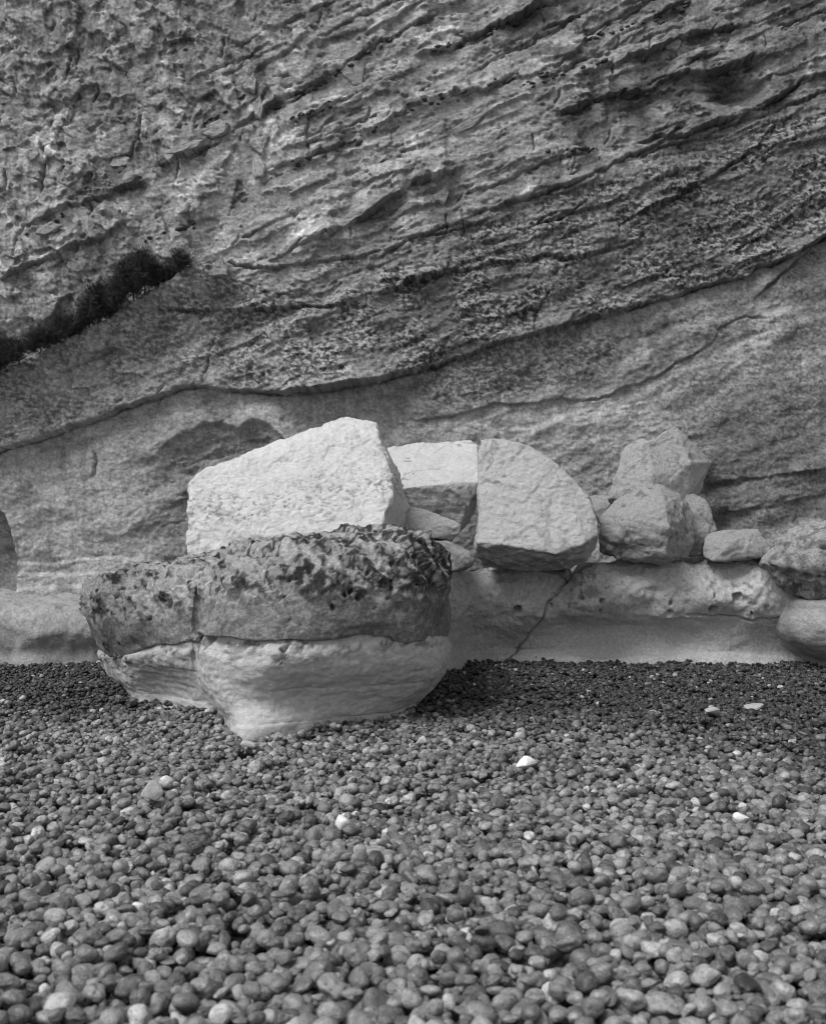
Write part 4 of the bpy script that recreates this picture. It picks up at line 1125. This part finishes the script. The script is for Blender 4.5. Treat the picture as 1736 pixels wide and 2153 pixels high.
# all the other pebbles: one object, points that carry the same stones by geometry nodes
rest = ~isbig
Q = PB[rest]; qt = tone[rest]; qv = var[rest]
me = bpy.data.meshes.new('shingle')
me.vertices.add(len(Q)); me.vertices.foreach_set('co', np.ascontiguousarray(Q[:, :3], f32).ravel())
def pattr(nm, typ, data, key):
    a = me.attributes.new(nm, typ, 'POINT'); a.data.foreach_set(key, np.ascontiguousarray(data).ravel())
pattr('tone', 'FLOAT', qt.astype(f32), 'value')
pattr('variant', 'INT', qv.astype(np.int32), 'value')
pattr('size', 'FLOAT_VECTOR', Q[:, 3:6].astype(f32), 'vector')
pattr('turn', 'FLOAT_VECTOR', np.stack([Q[:, 7], Q[:, 8], Q[:, 6]], -1).astype(f32), 'vector')
me.update()
sh = link('shingle', me)
me.materials.append(M_PEBBLE)
tag(sh, 'grey flint shingle covering the beach', 'shingle', kind='stuff')
ng = bpy.data.node_groups.new('scatter_pebbles', 'GeometryNodeTree')
ng.interface.new_socket('Geometry', in_out='INPUT', socket_type='NodeSocketGeometry')
ng.interface.new_socket('Geometry', in_out='OUTPUT', socket_type='NodeSocketGeometry')
gi = ng.nodes.new('NodeGroupInput'); go = ng.nodes.new('NodeGroupOutput')
iop = ng.nodes.new('GeometryNodeInstanceOnPoints'); iop.inputs['Pick Instance'].default_value = True
jn = ng.nodes.new('GeometryNodeJoinGeometry')
for k in range(NV - 1, -1, -1):
    src = first.get(k) or next(o for o in first.values() if o)
    oi = ng.nodes.new('GeometryNodeObjectInfo'); oi.transform_space = 'ORIGINAL'
    oi.inputs['Object'].default_value = src; oi.inputs['As Instance'].default_value = False
    g2 = ng.nodes.new('GeometryNodeGeometryToInstance')
    ng.links.new(oi.outputs['Geometry'], g2.inputs[0]); ng.links.new(g2.outputs[0], jn.inputs[0])
def named(nm, typ):
    n_ = ng.nodes.new('GeometryNodeInputNamedAttribute'); n_.data_type = typ; n_.inputs['Name'].default_value = nm
    return [s_ for s_ in n_.outputs if s_.name == 'Attribute' and s_.enabled][0]
e2r = ng.nodes.new('FunctionNodeEulerToRotation')
ng.links.new(named('turn', 'FLOAT_VECTOR'), e2r.inputs[0])
ng.links.new(gi.outputs[0], iop.inputs['Points']); ng.links.new(jn.outputs[0], iop.inputs['Instance'])
ng.links.new(named('variant', 'INT'), iop.inputs['Instance Index'])
ng.links.new(e2r.outputs[0], iop.inputs['Rotation']); ng.links.new(named('size', 'FLOAT_VECTOR'), iop.inputs['Scale'])
ng.links.new(iop.outputs[0], go.inputs[0])
md = sh.modifiers.new('scatter', 'NODES'); md.node_group = ng

# ------------------------------------------------------------------ white chalk fragments lying on the shingle
def fragment(px, py, w_, h_, seed, label, tone_=.62, angular=True):
    d = EYE * F / (py - CY) * .985
    rr_ = random.Random(seed)
    bm = bmesh.new()
    pts = [bm.verts.new((rr_.gauss(0, 1), rr_.gauss(0, 1), rr_.gauss(0, 1))) for _ in range(12)]
    for v in pts: v.co.normalize()
    g = bmesh.ops.convex_hull(bm, input=pts)
    bmesh.ops.subdivide_edges(bm, edges=bm.edges[:], cuts=2, use_grid_fill=True)
    co = np.array([v.co[:] for v in bm.verts], f32)
    for v, k in zip(bm.verts, fbm3(co + seed, .7, 3, seed)): v.co *= 1 + .25 * float(k)
    for _ in range(2): bmesh.ops.smooth_vert(bm, verts=bm.verts, factor=.4, use_axis_x=True, use_axis_y=True, use_axis_z=True)
    me = bpy.data.meshes.new('chalk_fragment'); bm.to_mesh(me); bm.free()
    set_tone(me, np.full(len(me.vertices), tone_, f32))
    o = link('chalk_fragment', me, M_FRAG)
    s_ = d / F
    hx_, hy_ = int(((px - CX) * s_ - hx0) / hres), int((d - hy0) / hres)
    zt = float(HM[max(0, hy_ - 3):hy_ + 4, max(0, hx_ - 3):hx_ + 4].max()) if 0 <= hx_ < HM.shape[1] and 0 <= hy_ < HM.shape[0] else .02
    o.location = ((px - CX) * s_, d, zt + h_ * s_ * .42)
    o.scale = (w_ * s_ * .70, w_ * s_ * .5, h_ * s_ * .8); o.rotation_euler = (rr_.uniform(-.3, .3), rr_.uniform(-.3, .3), rr_.uniform(-.4, .4))
    tag(o, label, 'chalk fragment', 'white chalk fragments on the shingle')
fragment(1098, 1612, 56, 22, 1, 'white chalk lump on the shingle, right of centre, widest of them', .78)
fragment(1560, 1719, 32, 20, 2, 'white square-edged chalk chip near the right side of the shingle', .80)
fragment(717, 1752, 26, 26, 3, 'bright white chalk chip left of centre in the shingle', .80)
fragment(320, 1690, 44, 34, 4, 'angular whitish chalk lump on the left of the shingle', .50)
fragment(887, 1556, 18, 14, 5, 'small white chalk chip just right below the undercut rock', .62)
fragment(526, 1574, 40, 11, 6, 'oblong pale stone lying just below the foot of the undercut rock', .42)
fragment(1586, 1491, 40, 10, 7, 'flat pale sliver on the dark shingle near the right ledge', .40)
fragment(1497, 1501, 30, 16, 8, 'pale lump on the dark shingle left of the flat sliver', .38)
